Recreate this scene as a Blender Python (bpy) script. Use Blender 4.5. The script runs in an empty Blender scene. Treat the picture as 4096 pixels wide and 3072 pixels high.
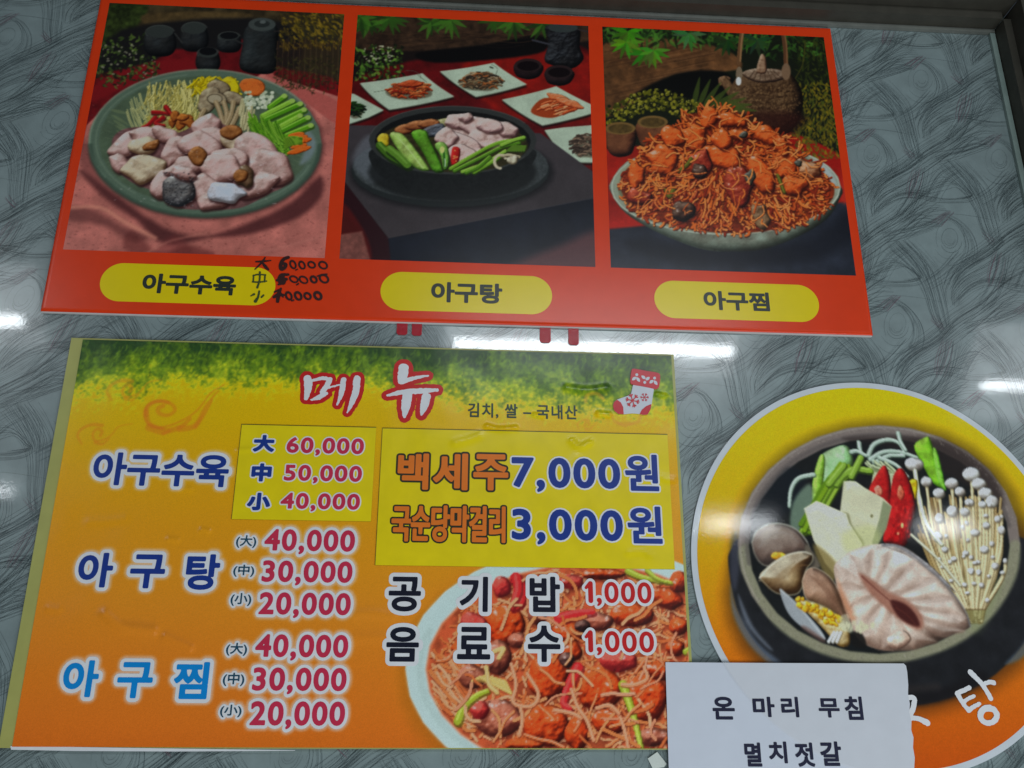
import bpy, math, random
import numpy as np

# ------------------------------------------------------------------ camera
C = bpy.context.scene.collection
scene = bpy.context.scene
F = 3738.16 / 4096.0                       # focal length over sensor width
RIGHT = np.array([0.99796116, 0.02550141, 0.05850816])
INTO = np.array([-0.06369999, 0.34080489, 0.93797353])
UP = np.array([0.00397978, -0.93978812, 0.34173448])
CM = np.array([RIGHT, INTO, UP])           # camera axes (x right, y down, z forward) -> world
cd = bpy.data.cameras.new('camera')
cd.sensor_width = 36.0
cd.lens = 36.0 * F
cd.clip_start = 0.01
cd.clip_end = 100
cam = bpy.data.objects.new('camera', cd)
C.objects.link(cam)
from mathutils import Matrix, Vector
cx_, cy_, cz_ = CM[:, 0], -CM[:, 1], -CM[:, 2]
cam.matrix_world = Matrix(((cx_[0], cy_[0], cz_[0], 0), (cx_[1], cy_[1], cz_[1], 0), (cx_[2], cy_[2], cz_[2], 0), (0, 0, 0, 1)))
scene.camera = cam
scene.view_settings.view_transform = 'Standard'
scene.view_settings.look = 'None'
scene.view_settings.exposure = 0.0
scene.view_settings.gamma = 1.0

# ------------------------------------------------------------------ light: the room, its ceiling tubes and added fill panels
world = bpy.data.worlds.new('World')
scene.world = world
world.use_nodes = True
bg = world.node_tree.nodes['Background']
bg.inputs[0].default_value = (0.62, 0.78, 1.0, 1)
bg.inputs[1].default_value = 0.04

TUBE_R = 34.0
def tube(x0, x1, y, z, w=0.036, rad=TUBE_R, tray=0.26, col=(0.9, 0.96, 1.0)):
    L = bpy.data.lights.new('ceiling_tube', 'AREA')
    L.shape = 'RECTANGLE'
    L.size = x1 - x0
    L.size_y = w
    L.energy = rad * math.pi * (x1 - x0) * w
    L.color = col
    o = bpy.data.objects.new('ceiling_tube', L)
    C.objects.link(o)
    o.location = ((x0 + x1) / 2, y, z)
    d = Vector((0, 0.75, -0.66))
    o.rotation_euler = d.to_track_quat('-Z', 'Y').to_euler()
    # the white reflector tray the tube hangs in
    T = bpy.data.lights.new('lamp_tray', 'AREA')
    T.shape = 'RECTANGLE'; T.size = x1 - x0 + 0.06; T.size_y = tray
    T.energy = rad * 0.07 * math.pi * (x1 - x0 + 0.06) * tray; T.color = col
    q = bpy.data.objects.new('lamp_tray', T); C.objects.link(q)
    q.location = ((x0 + x1) / 2, y - 0.03, z + 0.06); q.rotation_euler = o.rotation_euler
    return o
tube(-0.01, 0.86, -0.66, 1.10)
tube(1.80, 2.4, -0.90, 1.10, w=0.03, rad=26, tray=0.36)
tube(-2.5, -1.27, -0.58, 1.10, rad=26)
tube(1.45, 1.85, -3.3, 1.10, w=0.09, rad=30, tray=0.12)
tube(2.75, 3.05, -3.3, 1.10, w=0.09, rad=30, tray=0.12)
tube(-3.2, -2.25, -2.8, 1.10, w=0.05, rad=16, tray=0.1)
def panel(x, y, z, sx, sy, rad, aim, col=(0.90, 0.96, 1.0)):
    L = bpy.data.lights.new('fill_light', 'AREA')
    L.shape = 'RECTANGLE'; L.size = sx; L.size_y = sy
    L.energy = rad * math.pi * sx * sy; L.color = col
    o = bpy.data.objects.new('fill_light', L); C.objects.link(o)
    o.location = (x, y, z)
    o.rotation_euler = (Vector(aim) - Vector((x, y, z))).to_track_quat('-Z', 'Y').to_euler()
# unseen fill panels, added low and to the right to brighten the boards
panel(0.75, -0.7, -1.5, 2.0, 1.4, 4.1, (0.35, 1, 0.1))
panel(2.9, -0.3, -0.4, 1.2, 1.4, 1.9, (0.1, 1, 0.2))

# ------------------------------------------------------------------ geometry of the wall plane
YW = 1.006                                  # the wall
def P(x, y, yd=1.0):
    """photo measurement -> (x, z) on a plane parallel to the wall"""
    d = CM @ np.array([x - 2048.0, y - 1536.0, 3738.16])
    return np.array([d[0] / d[1] * yd, d[2] / d[1] * yd])
def PP(pts, yd=1.0):
    a = np.asarray(pts, float)
    d = np.c_[a[:, 0] - 2048.0, a[:, 1] - 1536.0, np.full(len(a), 3738.16)] @ CM.T
    return np.c_[d[:, 0] / d[:, 1] * yd, d[:, 2] / d[:, 1] * yd]
def crop(ox, oy, s):
    return lambda pts: [(ox + x / s, oy + y / s) for x, y in pts]
c1 = crop(150, 0, 1.276); c2 = crop(1300, 0, 1.276); c3 = crop(2300, 0, 1.1846)
m1 = crop(0, 1300, 1.4747); m2 = crop(0, 2100, 1.4747); m3 = crop(1400, 1250, 1.58); m4 = crop(1400, 2200, 1.58)
s1 = crop(2700, 1450, 1.327); n1 = crop(2500, 2400, 1.386); h1 = crop(950, 1000, 4.916); k1 = crop(2300, 1400, 4.1475)
w1 = crop(3400, 500, 2.37)

def lin(c):
    c = np.asarray(c, float) / 255.0
    return np.where(c <= 0.04045, c / 12.92, ((c + 0.055) / 1.055) ** 2.4)

# ------------------------------------------------------------------ materials
def nodes(name):
    m = bpy.data.materials.new(name)
    m.use_nodes = True
    nt = m.node_tree
    return m, nt, nt.nodes['Principled BSDF']
def print_bump(nt, b, scale, strength, dist=0.001, relief=False):
    tc = nt.nodes.new('ShaderNodeNewGeometry')
    n = nt.nodes.new('ShaderNodeTexNoise'); n.inputs['Scale'].default_value = scale; n.inputs['Detail'].default_value = 3
    nt.links.new(tc.outputs['Position'], n.inputs['Vector'])
    bp = nt.nodes.new('ShaderNodeBump'); bp.inputs['Strength'].default_value = strength; bp.inputs['Distance'].default_value = dist
    nt.links.new(n.outputs['Fac'], bp.inputs['Height'])
    last = bp
    if relief:
        at = nt.nodes.new('ShaderNodeAttribute'); at.attribute_name = 'relief'
        b2 = nt.nodes.new('ShaderNodeBump'); b2.inputs['Strength'].default_value = 1.0; b2.inputs['Distance'].default_value = 0.001
        nt.links.new(at.outputs['Fac'], b2.inputs['Height']); nt.links.new(bp.outputs[0], b2.inputs['Normal'])
        last = b2
    nt.links.new(last.outputs[0], b.inputs['Normal'])
    nt.links.new(last.outputs[0], b.inputs['Coat Normal'])
def surf(name, col, rough=0.35, coat=0.0, coat_r=0.1, spec=0.5, bump=(60, 0.12), var=0.04, relief=False, metal=0.0):
    """procedural material: a base colour gently mottled by noise"""
    m, nt, b = nodes(name)
    b.inputs['Roughness'].default_value = rough
    b.inputs['Specular IOR Level'].default_value = spec
    b.inputs['Coat Weight'].default_value = coat
    b.inputs['Coat Roughness'].default_value = coat_r
    b.inputs['Metallic'].default_value = metal
    g = nt.nodes.new('ShaderNodeNewGeometry')
    n = nt.nodes.new('ShaderNodeTexNoise'); n.inputs['Scale'].default_value = 45; n.inputs['Detail'].default_value = 4
    nt.links.new(g.outputs['Position'], n.inputs['Vector'])
    r = nt.nodes.new('ShaderNodeValToRGB')
    r.color_ramp.elements[0].position = 0.3; r.color_ramp.elements[1].position = 0.7
    a = np.asarray(col, float)
    r.color_ramp.elements[0].color = (*np.clip(a * (1 - var), 0, 1), 1)
    r.color_ramp.elements[1].color = (*np.clip(a * (1 + var), 0, 1), 1)
    nt.links.new(n.outputs['Fac'], r.inputs['Fac'])
    nt.links.new(r.outputs['Color'], b.inputs['Base Color'])
    print_bump(nt, b, bump[0], bump[1], relief=relief)
    return m
def printed(name, rough, coat, coat_r, bump=(60, 0.12), relief=False, spec=0.5):
    m, nt, b = nodes(name)
    at = nt.nodes.new('ShaderNodeAttribute'); at.attribute_name = 'ink'
    g = nt.nodes.new('ShaderNodeNewGeometry')
    n = nt.nodes.new('ShaderNodeTexNoise'); n.inputs['Scale'].default_value = 900; n.inputs['Detail'].default_value = 1
    nt.links.new(g.outputs['Position'], n.inputs['Vector'])
    mp = nt.nodes.new('ShaderNodeMapRange'); mp.inputs[1].default_value = 0.2; mp.inputs[2].default_value = 0.8; mp.inputs[3].default_value = 0.9; mp.inputs[4].default_value = 1.1
    nt.links.new(n.outputs['Fac'], mp.inputs[0])
    mx = nt.nodes.new('ShaderNodeVectorMath'); mx.operation = 'SCALE'
    nt.links.new(at.outputs['Color'], mx.inputs[0]); nt.links.new(mp.outputs[0], mx.inputs['Scale'])
    nt.links.new(mx.outputs[0], b.inputs['Base Color'])
    b.inputs['Roughness'].default_value = rough
    b.inputs['Specular IOR Level'].default_value = spec
    b.inputs['Coat Weight'].default_value = coat
    b.inputs['Coat Roughness'].default_value = coat_r
    print_bump(nt, b, bump[0], bump[1], relief=relief)
    return m

G = 2.35                                     # display value in the photo -> reflectance under this light
GP, GM, GD = 1.6, 1.85, 1.75
def soft_clip(c):
    c = np.asarray(c, float); m = c.max(-1, keepdims=True)
    return np.maximum(c * np.minimum(1.0, 0.88 / np.maximum(m, 1e-6)), 0.0012)

# ------------------------------------------------------------------ object helpers
def link(name, me, mat=None, parent=None):
    o = bpy.data.objects.new(name, me)
    C.objects.link(o)
    if mat is not None:
        me.materials.append(mat)
    if parent is not None:
        o.parent = parent
    return o
def thing(name, label, cat, group=None):
    o = bpy.data.objects.new(name, None)
    C.objects.link(o)
    o.empty_display_size = 0.05
    o['label'] = label; o['category'] = cat
    if group: o['group'] = group
    return o
def mesh_np(name, verts, quads=None, tris=None, cols=None, relief=None):
    me = bpy.data.meshes.new(name)
    verts = np.asarray(verts, np.float32)
    parts = []; lens = []
    if quads is not None and len(quads): parts.append(np.asarray(quads, np.int32).ravel()); lens.append(np.full(len(quads), 4, np.int32))
    if tris is not None and len(tris): parts.append(np.asarray(tris, np.int32).ravel()); lens.append(np.full(len(tris), 3, np.int32))
    li = np.concatenate(parts); ln = np.concatenate(lens)
    me.vertices.add(len(verts)); me.vertices.foreach_set('co', verts.ravel())
    me.loops.add(len(li)); me.loops.foreach_set('vertex_index', li)
    me.polygons.add(len(ln))
    st = np.r_[0, np.cumsum(ln)[:-1]].astype(np.int32)
    me.polygons.foreach_set('loop_start', st)
    me.polygons.foreach_set('use_smooth', np.zeros(len(ln), bool))
    me.update(calc_edges=True)
    if cols is not None:
        a = me.color_attributes.new('ink', 'FLOAT_COLOR', 'POINT')
        a.data.foreach_set('color', np.c_[cols, np.ones(len(cols))].astype(np.float32).ravel())
    if relief is not None:
        a = me.attributes.new('relief', 'FLOAT', 'POINT')
        a.data.foreach_set('value', relief.astype(np.float32))
    return me

# ------------------------------------------------------------------ 2-D distance fields
def seg_dist(X, Y, pts, ws=None):
    """distance from grid points to a polyline whose radius may vary along it"""
    best = np.full(X.shape, 1e9)
    for i in range(len(pts) - 1):
        ax, ay = pts[i]; bx, by = pts[i + 1]
        dx, dy = bx - ax, by - ay
        L = dx * dx + dy * dy + 1e-18
        t = np.clip(((X - ax) * dx + (Y - ay) * dy) / L, 0, 1)
        d = np.hypot(X - ax - t * dx, Y - ay - t * dy)
        if ws is not None:
            d = d - (ws[i] + (ws[i + 1] - ws[i]) * t)
        best = np.minimum(best, d)
    return best
def inside(X, Y, segs):
    c = np.zeros(X.shape, bool)
    for ax, ay, bx, by in segs:
        if ay == by: continue
        m = (ay > Y) != (by > Y)
        c ^= m & (X < (bx - ax) * (Y - ay) / (by - ay) + ax)
    return c
def poly_sdf(X, Y, pts):
    p = [tuple(q) for q in pts]
    segs = [(*p[i], *p[(i + 1) % len(p)]) for i in range(len(p))]
    d = seg_dist(X, Y, p + [p[0]])
    return np.where(inside(X, Y, segs), -d, d)
def smooth_closed(pts, n=5):
    p = np.asarray(pts, float); N = len(p); out = []
    for i in range(N):
        a, b, c, d = p[i - 1], p[i], p[(i + 1) % N], p[(i + 2) % N]
        for k in range(n):
            t = k / n
            out.append(0.5 * ((2 * b) + (c - a) * t + (2 * a - 5 * b + 4 * c - d) * t * t + (3 * b - a - 3 * c + d) * t ** 3))
    return np.array(out)
def smooth_open(pts, n=5):
    p = np.asarray(pts, float)
    q = np.vstack([2 * p[0] - p[1], p, 2 * p[-1] - p[-2]]); out = []
    for i in range(1, len(q) - 2):
        a, b, c, d = q[i - 1], q[i], q[i + 1], q[i + 2]
        for k in range(n):
            t = k / n
            out.append(0.5 * ((2 * b) + (c - a) * t + (2 * a - 5 * b + 4 * c - d) * t * t + (3 * b - a - 3 * c + d) * t ** 3))
    out.append(q[-2])
    return np.array(out)

def iso(field, u0, v0, st, level):
    """filled flat region where field < level: (verts (u,v), quads, tris)"""
    f = field - level
    f = np.where(np.abs(f) < 1e-9, 1e-9, f)
    H, W = f.shape
    ins = f < 0
    full = ins[:-1, :-1] & ins[1:, :-1] & ins[:-1, 1:] & ins[1:, 1:]
    anyc = ins[:-1, :-1] | ins[1:, :-1] | ins[:-1, 1:] | ins[1:, 1:]
    verts = []; idx = {}; quads = []; tris = []
    def V(u, v):
        k = (round(u / st * 512), round(v / st * 512))
        if k not in idx:
            idx[k] = len(verts); verts.append((u, v))
        return idx[k]
    for j in range(H - 1):
        row = np.flatnonzero(full[j])
        if len(row):
            br = np.flatnonzero(np.diff(row) > 1)
            s = np.r_[row[0], row[br + 1]]; e = np.r_[row[br], row[-1]]
            for a, b in zip(s, e):
                quads.append((V(u0 + a * st, v0 + j * st), V(u0 + (b + 1) * st, v0 + j * st), V(u0 + (b + 1) * st, v0 + (j + 1) * st), V(u0 + a * st, v0 + (j + 1) * st)))
    js, is_ = np.nonzero(anyc & ~full)
    for j, i in zip(js, is_):
        c = [(i, j), (i + 1, j), (i + 1, j + 1), (i, j + 1)]
        vals = [f[q[1], q[0]] for q in c]
        poly = []
        for k in range(4):
            a, b = vals[k], vals[(k + 1) % 4]
            if a < 0: poly.append(c[k])
            if (a < 0) != (b < 0):
                t = a / (a - b)
                poly.append((c[k][0] + (c[(k + 1) % 4][0] - c[k][0]) * t, c[k][1] + (c[(k + 1) % 4][1] - c[k][1]) * t))
        ids = []
        for q in poly:
            w = V(u0 + q[0] * st, v0 + q[1] * st)
            if w not in ids: ids.append(w)
        for k in range(1, len(ids) - 1):
            tris.append((ids[0], ids[k], ids[k + 1]))
    return np.array(verts).reshape(-1, 2), quads, tris
def flat_obj(name, field, u0, v0, st, level, y, mat, parent):
    uv, q, t = iso(field, u0, v0, st, level)
    if len(uv) == 0: return None
    vs = np.c_[uv[:, 0], np.full(len(uv), y), uv[:, 1]]
    # faces must look towards -y: x right, z up, counter-clockwise seen from -y
    me = mesh_np(name, vs, q, t)
    return link(name, me, mat, parent)

# ---- glyph outlines out of Blender's own built-in font
_glyph = {}
def outline(body):
    if body in _glyph: return _glyph[body]
    cu = bpy.data.curves.new('glyph', 'FONT'); cu.body = body; cu.size = 1.0; cu.resolution_u = 5
    if ',' in body: cu.space_character = 1.13
    o = bpy.data.objects.new('glyph', cu); C.objects.link(o)
    bpy.context.view_layer.update()
    ev = o.evaluated_get(bpy.context.evaluated_depsgraph_get())
    me = ev.to_mesh()
    co = np.array([v.co[:2] for v in me.vertices])
    cnt = {}
    for p in me.polygons:
        vs = list(p.vertices)
        for a, b in zip(vs, vs[1:] + vs[:1]):
            pa = tuple(np.round(co[a], 5)); pb = tuple(np.round(co[b], 5))
            k = (pa, pb) if pa < pb else (pb, pa)
            cnt[k] = cnt.get(k, 0) + 1
    segs = np.array([(*k[0], *k[1]) for k, n in cnt.items() if n == 1])
    ev.to_mesh_clear()
    bpy.data.objects.remove(o); bpy.data.curves.remove(cu)
    _glyph[body] = segs
    return segs

GLOWS = []
def text(body, BL, BR, top, bold, mat, parent, y, halo=0.0, halo_mat=None, st=0.0005, glow=None, name='lettering', shear=0.0, yd=1.0):
    """BL, BR: ends of the base line; top: height of the upper edge at the left end"""
    a, b, t = P(*BL, yd), P(*BR, yd), P(BL[0] + (BL[1] - top) * 0.1, top, yd)
    ua, ub = a[0], b[0]; va = (a[1] + b[1]) / 2; vb = va + (t[1] - a[1])
    segs = outline(body).copy()
    x0, x1 = segs[:, [0, 2]].min(), segs[:, [0, 2]].max(); z0, z1 = segs[:, [1, 3]].min(), segs[:, [1, 3]].max()
    if ',' in body:                       # the base line is that of the digits, the comma hangs below
        z0 = 0.0
    sx = (ub - ua - 2 * bold) / (x1 - x0); sz = (vb - va - 2 * bold) / (z1 - z0)
    segs[:, [0, 2]] = ua + bold + (segs[:, [0, 2]] - x0) * sx
    segs[:, [1, 3]] = va + bold + (segs[:, [1, 3]] - z0) * sz
    pad = bold + halo + 3 * st + (0.012 if glow is not None else 0)
    U0 = segs[:, [0, 2]].min() - pad; U1 = segs[:, [0, 2]].max() + pad
    V0 = segs[:, [1, 3]].min() - pad; V1 = segs[:, [1, 3]].max() + pad
    u = np.arange(U0, U1 + st, st); v = np.arange(V0, V1 + st, st)
    X, Y = np.meshgrid(u, v)
    d = np.full(X.shape, 1e9)
    R = pad * 1.6
    for s in segs:
        i0 = max(0, int((min(s[0], s[2]) - R - U0) / st)); i1 = int((max(s[0], s[2]) + R - U0) / st) + 2
        j0 = max(0, int((min(s[1], s[3]) - R - V0) / st)); j1 = int((max(s[1], s[3]) + R - V0) / st) + 2
        sl = (slice(j0, j1), slice(i0, i1))
        d[sl] = np.minimum(d[sl], seg_dist(X[sl], Y[sl], [s[:2], s[2:]]))
    d = np.where(inside(X, Y, segs), -d, d)
    lo = flat_obj(name, d, U0, V0, st, bold, y - 0.00045, mat, parent)
    if halo > 0:
        flat_obj('lettering_outline', d, U0, V0, st, bold + halo, y - 0.00028, halo_mat, parent)
    if glow is not None:
        GLOWS.append((U0, V0, st, d - bold - halo, glow))
    return lo
def brush(strokes, mat, parent, y, halo=0, halo_mat=None, st=0.0005, name='lettering', yd=1.0, rough=0.0, seed=1, smooth=True, name2='lettering_outline'):
    """strokes: list of (photo points, widths in photo px)"""
    S = []
    for pts, ws in strokes:
        p = PP(pts, yd)
        w = np.interp(np.linspace(0, 1, len(p)), np.linspace(0, 1, len(ws)), ws) * 0.000272 / 2
        if smooth and len(p) > 2:
            q = smooth_open(np.c_[p, w], 6); p, w = q[:, :2], q[:, 2]
        S.append((p, w))
    allp = np.vstack([p for p, w in S]); pad = max(w.max() for p, w in S) + halo + 4 * st
    U0, V0 = allp.min(0) - pad; U1, V1 = allp.max(0) + pad
    X, Y = np.meshgrid(np.arange(U0, U1 + st, st), np.arange(V0, V1 + st, st))
    d = np.full(X.shape, 1e9)
    for p, w in S: d = np.minimum(d, seg_dist(X, Y, p, w))
    if rough > 0: d = d + (fbm(X, Y, 0.0022, seed) - 0.5) * rough
    lo = flat_obj(name, d, U0, V0, st, 0, y - 0.00045, mat, parent)
    if halo > 0: flat_obj(name2, d, U0, V0, st, halo, y - 0.00028, halo_mat, parent)
    return lo
def shape(pts, mat, parent, y, name, st=0.0005, smooth=False, grow=0.0, dy=0.0):
    p = PP(pts)
    if smooth: p = smooth_closed(p)
    U0, V0 = p.min(0) - 3 * st - grow; U1, V1 = p.max(0) + 3 * st + grow
    X, Y = np.meshgrid(np.arange(U0, U1 + st, st), np.arange(V0, V1 + st, st))
    return flat_obj(name, poly_sdf(X, Y, p), U0, V0, st, grow, y - dy, mat, parent)

# ------------------------------------------------------------------ noise
_lat = {}
def vnoise(X, Y, s, seed):
    if seed not in _lat:
        _lat[seed] = np.random.RandomState(seed).rand(256, 256)
    T = _lat[seed]
    x = X / s + 1000.3; y = Y / s + 1000.7
    xi = np.floor(x).astype(int); yi = np.floor(y).astype(int)
    fx = x - xi; fy = y - yi
    fx = fx * fx * (3 - 2 * fx); fy = fy * fy * (3 - 2 * fy)
    a = T[yi & 255, xi & 255]; b = T[yi & 255, (xi + 1) & 255]; c = T[(yi + 1) & 255, xi & 255]; d = T[(yi + 1) & 255, (xi + 1) & 255]
    return (a * (1 - fx) + b * fx) * (1 - fy) + (c * (1 - fx) + d * fx) * fy
def fbm(X, Y, s, seed, o=4):
    r = 0; a = 1; t = 0
    for k in range(o):
        r = r + a * vnoise(X, Y, s / 2 ** k, seed + k * 17); t += a; a *= 0.55
    return r / t
def sstep(a, b, x):
    t = np.clip((x - a) / (b - a), 0, 1)
    return t * t * (3 - 2 * t)

# ------------------------------------------------------------------ painter for the flat prints
class Print:
    def __init__(s, u0, v0, u1, v1, st, tr, seed=1, scale=None):
        s.nx = int(round((u1 - u0) / st)) + 1; s.ny = int(round((v1 - v0) / st)) + 1
        s.u = np.linspace(u0, u1, s.nx); s.v = np.linspace(v0, v1, s.ny)
        s.st = (u1 - u0) / (s.nx - 1)
        s.X, s.Y = np.meshgrid(s.u, s.v)
        s.img = np.zeros((s.ny, s.nx, 3)); s.tr = tr; s.rs = np.random.RandomState(seed); s.rel = np.zeros((s.ny, s.nx))
        # size on the wall of one unit of the measuring crop
        c = ((u0 + u1) / 2, (v0 + v1) / 2)
        s.k = scale; s.gam = 1.2
    def pts(s, p): return PP(s.tr(p))
    def win(s, p, pad):
        a = p.min(0) - pad; b = p.max(0) + pad
        i0 = max(0, int((a[0] - s.u[0]) / s.st)); i1 = min(s.nx, int((b[0] - s.u[0]) / s.st) + 2)
        j0 = max(0, int((a[1] - s.v[0]) / s.st)); j1 = min(s.ny, int((b[1] - s.v[0]) / s.st) + 2)
        if i1 <= i0 or j1 <= j0: return None
        return (slice(j0, j1), slice(i0, i1))
    def blend(s, w, m, col):
        col = np.asarray(col, float)
        if col.ndim == 1: col = col[None, None, :]
        s.img[w] = s.img[w] * (1 - m[..., None]) + col * m[..., None]
    def fill(s, col): s.img[:] = np.asarray(col, float)
    def poly(s, p, col, soft=2, alpha=1, smooth=True, tex=None):
        q = s.pts(p); q = smooth_closed(q, 4) if smooth else q
        w = s.win(q, soft * s.k)
        if w is None: return
        d = poly_sdf(s.X[w], s.Y[w], q)
        m = sstep(soft * s.k, -soft * s.k, d) * alpha
        c = np.asarray(col, float)
        if tex:
            n = fbm(s.X[w], s.Y[w], tex[0] * s.k, tex[2] if len(tex) > 2 else 5) - 0.5
            c = c[None, None, :] * (1 + tex[1] * 2 * n[..., None])
        s.blend(w, m, c)
    def ell(s, cx, cy, rx, ry, col, ang=0, soft=2, alpha=1, tex=None):
        t = np.linspace(0, 2 * np.pi, 28, endpoint=False); a = math.radians(ang)
        p = [(cx + rx * math.cos(x) * math.cos(a) - ry * math.sin(x) * math.sin(a), cy + rx * math.cos(x) * math.sin(a) + ry * math.sin(x) * math.cos(a)) for x in t]
        s.poly(p, col, soft, alpha, False, tex)
    def ring(s, cx, cy, rx, ry, w, col, a0=0, a1=360, ang=0, soft=2, alpha=1):
        t = np.radians(np.linspace(a0, a1, 40)); a = math.radians(ang)
        p = [(cx + rx * math.cos(x) * math.cos(a) - ry * math.sin(x) * math.sin(a), cy + rx * math.cos(x) * math.sin(a) + ry * math.sin(x) * math.cos(a)) for x in t]
        s.line(p, w, col, soft=soft, alpha=alpha, smooth=False)
    def line(s, p, w, col, w1=None, soft=1.5, alpha=1, smooth=True):
        q = s.pts(p)
        if smooth and len(q) > 2: q = smooth_open(q, 4)
        w1 = w if w1 is None else w1
        ws = np.linspace(w, w1, len(q)) * s.k / 2
        wi = s.win(q, (max(w, w1) / 2 + soft) * s.k)
        if wi is None: return
        d = seg_dist(s.X[wi], s.Y[wi], q, ws)
        s.blend(wi, sstep(soft * s.k, -soft * s.k, d) * alpha, col)
    def strand(s, p, w, col, dark, hi=None, w1=None):
        """a rounded noodle: dark lower edge, body, thin light"""
        o = w * 0.28
        s.line([(x + o * .5, y + o) for x, y in p], w * 1.25, dark, w1 and w1 * 1.2, soft=1.6, alpha=.75)
        s.line(p, w, col, w1, soft=1.2)
        if hi is not None: s.line([(x - o * .3, y - o * .7) for x, y in p], w * .3, hi, soft=1.0, alpha=.7)
    def lump(s, p, lo, mid, hi, R=40, nz=0.25, ns=30, seed=3, soft=2, spec=0.0, smooth=True, alpha=1, edge=.38):
        """a rounded piece of food drawn with soft light from the upper left"""
        q = s.pts(p); q = smooth_closed(q, 4) if smooth else q
        w = s.win(q, soft * s.k + 2 * s.st)
        if w is None: return
        X, Y = s.X[w], s.Y[w]
        if min(X.shape) < 3: return
        d = poly_sdf(X, Y, q)
        h = np.clip(-d / (R * s.k), 0, 1); dome = np.sqrt(np.clip(1 - (1 - h) ** 2, 0, 1))
        n = fbm(X, Y, ns * s.k, seed)
        z = dome * R * s.k + (n - .5) * nz * R * s.k
        gy, gx = np.gradient(z, s.st)
        nl = np.sqrt(gx * gx + gy * gy + 1)
        sh = (gx * 0.35 - gy * 0.62 + 0.7) / nl
        sh = np.clip(sh, 0, 1)[..., None]
        lo, mid, hi = [np.asarray(c, float)[None, None, :] for c in (lo, mid, hi)]
        n2 = fbm(X, Y, R * 1.1 * s.k, seed + 40, 3) - .5; n3 = fbm(X, Y, 6 * s.k, seed + 60, 3) - .5
        c = np.where(sh < .55, lo + (mid - lo) * (sh / .55), mid + (hi - mid) * ((sh - .55) / .45))
        c = c * (1 + .55 * n2[..., None] * np.array([.8, 1, 1.1]) + .16 * n3[..., None])
        c = c * (1 - edge * (1 - sstep(0, .35, h)) * (gx < 0.1))[..., None]
        if spec:
            rn = fbm(X + .3 * Y, Y * 1.6, ns * .45 * s.k, seed + 5, 2)
            c = c + (np.array([238., 236., 232.]) - c) * (sstep(.56, .74, rn) * sstep(.8, .98, sh[..., 0]) * min(.8, spec / 50))[..., None]
        s.blend(w, sstep(soft * s.k, -soft * s.k, d) * alpha, c)
    def blobp(s, cx, cy, rx, ry, ang=0, n=9, j=.22):
        a = math.radians(ang); out = []
        for k in range(n):
            t = 2 * np.pi * k / n; r = 1 + s.rs.uniform(-j, j)
            x = rx * r * math.cos(t); y = ry * r * math.sin(t)
            out.append((cx + x * math.cos(a) - y * math.sin(a), cy + x * math.sin(a) + y * math.cos(a)))
        return out
    def leaf(s, x, y, L, W, ang, col, soft=1.5, alpha=1):
        a = math.radians(ang); c, n = math.cos(a), math.sin(a)
        f = lambda t, q: (x + t * L * c - q * W * n, y + t * L * n + q * W * c)
        s.poly([f(0, 0), f(.35, .5), f(.7, .35), f(1, 0), f(.7, -.35), f(.35, -.5)], col, soft, alpha)
    def soften(s, r):
        for ax in (0, 1):
            a = s.img
            s.img = (np.roll(a, 1, ax) + np.roll(a, -1, ax)) * r + a * (1 - 2 * r)
            if ax == 0: s.img[0], s.img[-1] = a[0], a[-1]
            else: s.img[:, 0], s.img[:, -1] = a[:, 0], a[:, -1]
    def tone(s): return 255 * 1.07 * (np.clip(s.img, 0, 255) / 255) ** s.gam
    def cols(s, g): return soft_clip(lin(np.clip(s.tone(), 0, 255)) * g)
    def mesh(s, name, y, mat, parent, g=G):
        c = s.cols(g).reshape(-1, 3)
        V = np.c_[s.X.ravel(), np.full(s.X.size, y), s.Y.ravel()]
        i = np.arange(s.nx * s.ny).reshape(s.ny, s.nx)
        q = np.stack([i[:-1, :-1], i[:-1, 1:], i[1:, 1:], i[1:, :-1]], -1).reshape(-1, 4)
        return link(name, mesh_np(name, V, q, None, c, s.rel.ravel()), mat, parent)
    def sample(s, U, V):
        g = lin(np.clip(s.tone(), 0, 255))
        x = np.clip((U - s.u[0]) / s.st, 0, s.nx - 1.001); yy = np.clip((V - s.v[0]) / (s.v[1] - s.v[0]), 0, s.ny - 1.001)
        i = x.astype(int); j = yy.astype(int); fx = (x - i)[:, None]; fy = (yy - j)[:, None]
        return (g[j, i] * (1 - fx) + g[j, i + 1] * fx) * (1 - fy) + (g[j + 1, i] * (1 - fx) + g[j + 1, i + 1] * fx) * fy

def slab(name, x0, x1, z0, z1, yf, yb, bev, mat, parent, seg=4, dep=None):
    dep = dep or bev
    """board lying on the wall, its front edges rolled over with radius bev"""
    prof = []
    for k in range(seg + 1):
        a = math.pi / 2 * k / seg
        prof.append((bev * (1 - math.sin(a)), dep * (1 - math.cos(a))))     # (inset, depth)
    prof = [(i, d) for i, d in prof]
    rings = [(i, yf + d) for i, d in prof] + [(0, yb)]
    V = []; Q = []
    for ins, y in rings:
        V += [(x0 + ins, y, z0 + ins), (x1 - ins, y, z0 + ins), (x1 - ins, y, z1 - ins), (x0 + ins, y, z1 - ins)]
    Q.append((0, 1, 2, 3))
    for r in range(len(rings) - 1):
        for k in range(4):
            a = r * 4 + k; b = r * 4 + (k + 1) % 4
            Q.append((a, a + 4, b + 4, b))
    n = len(rings) * 4
    Q.append((n - 1, n - 2, n - 3, n - 4))
    me = mesh_np(name, V, Q)
    o = link(name, me, mat, parent)
    return o
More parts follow.
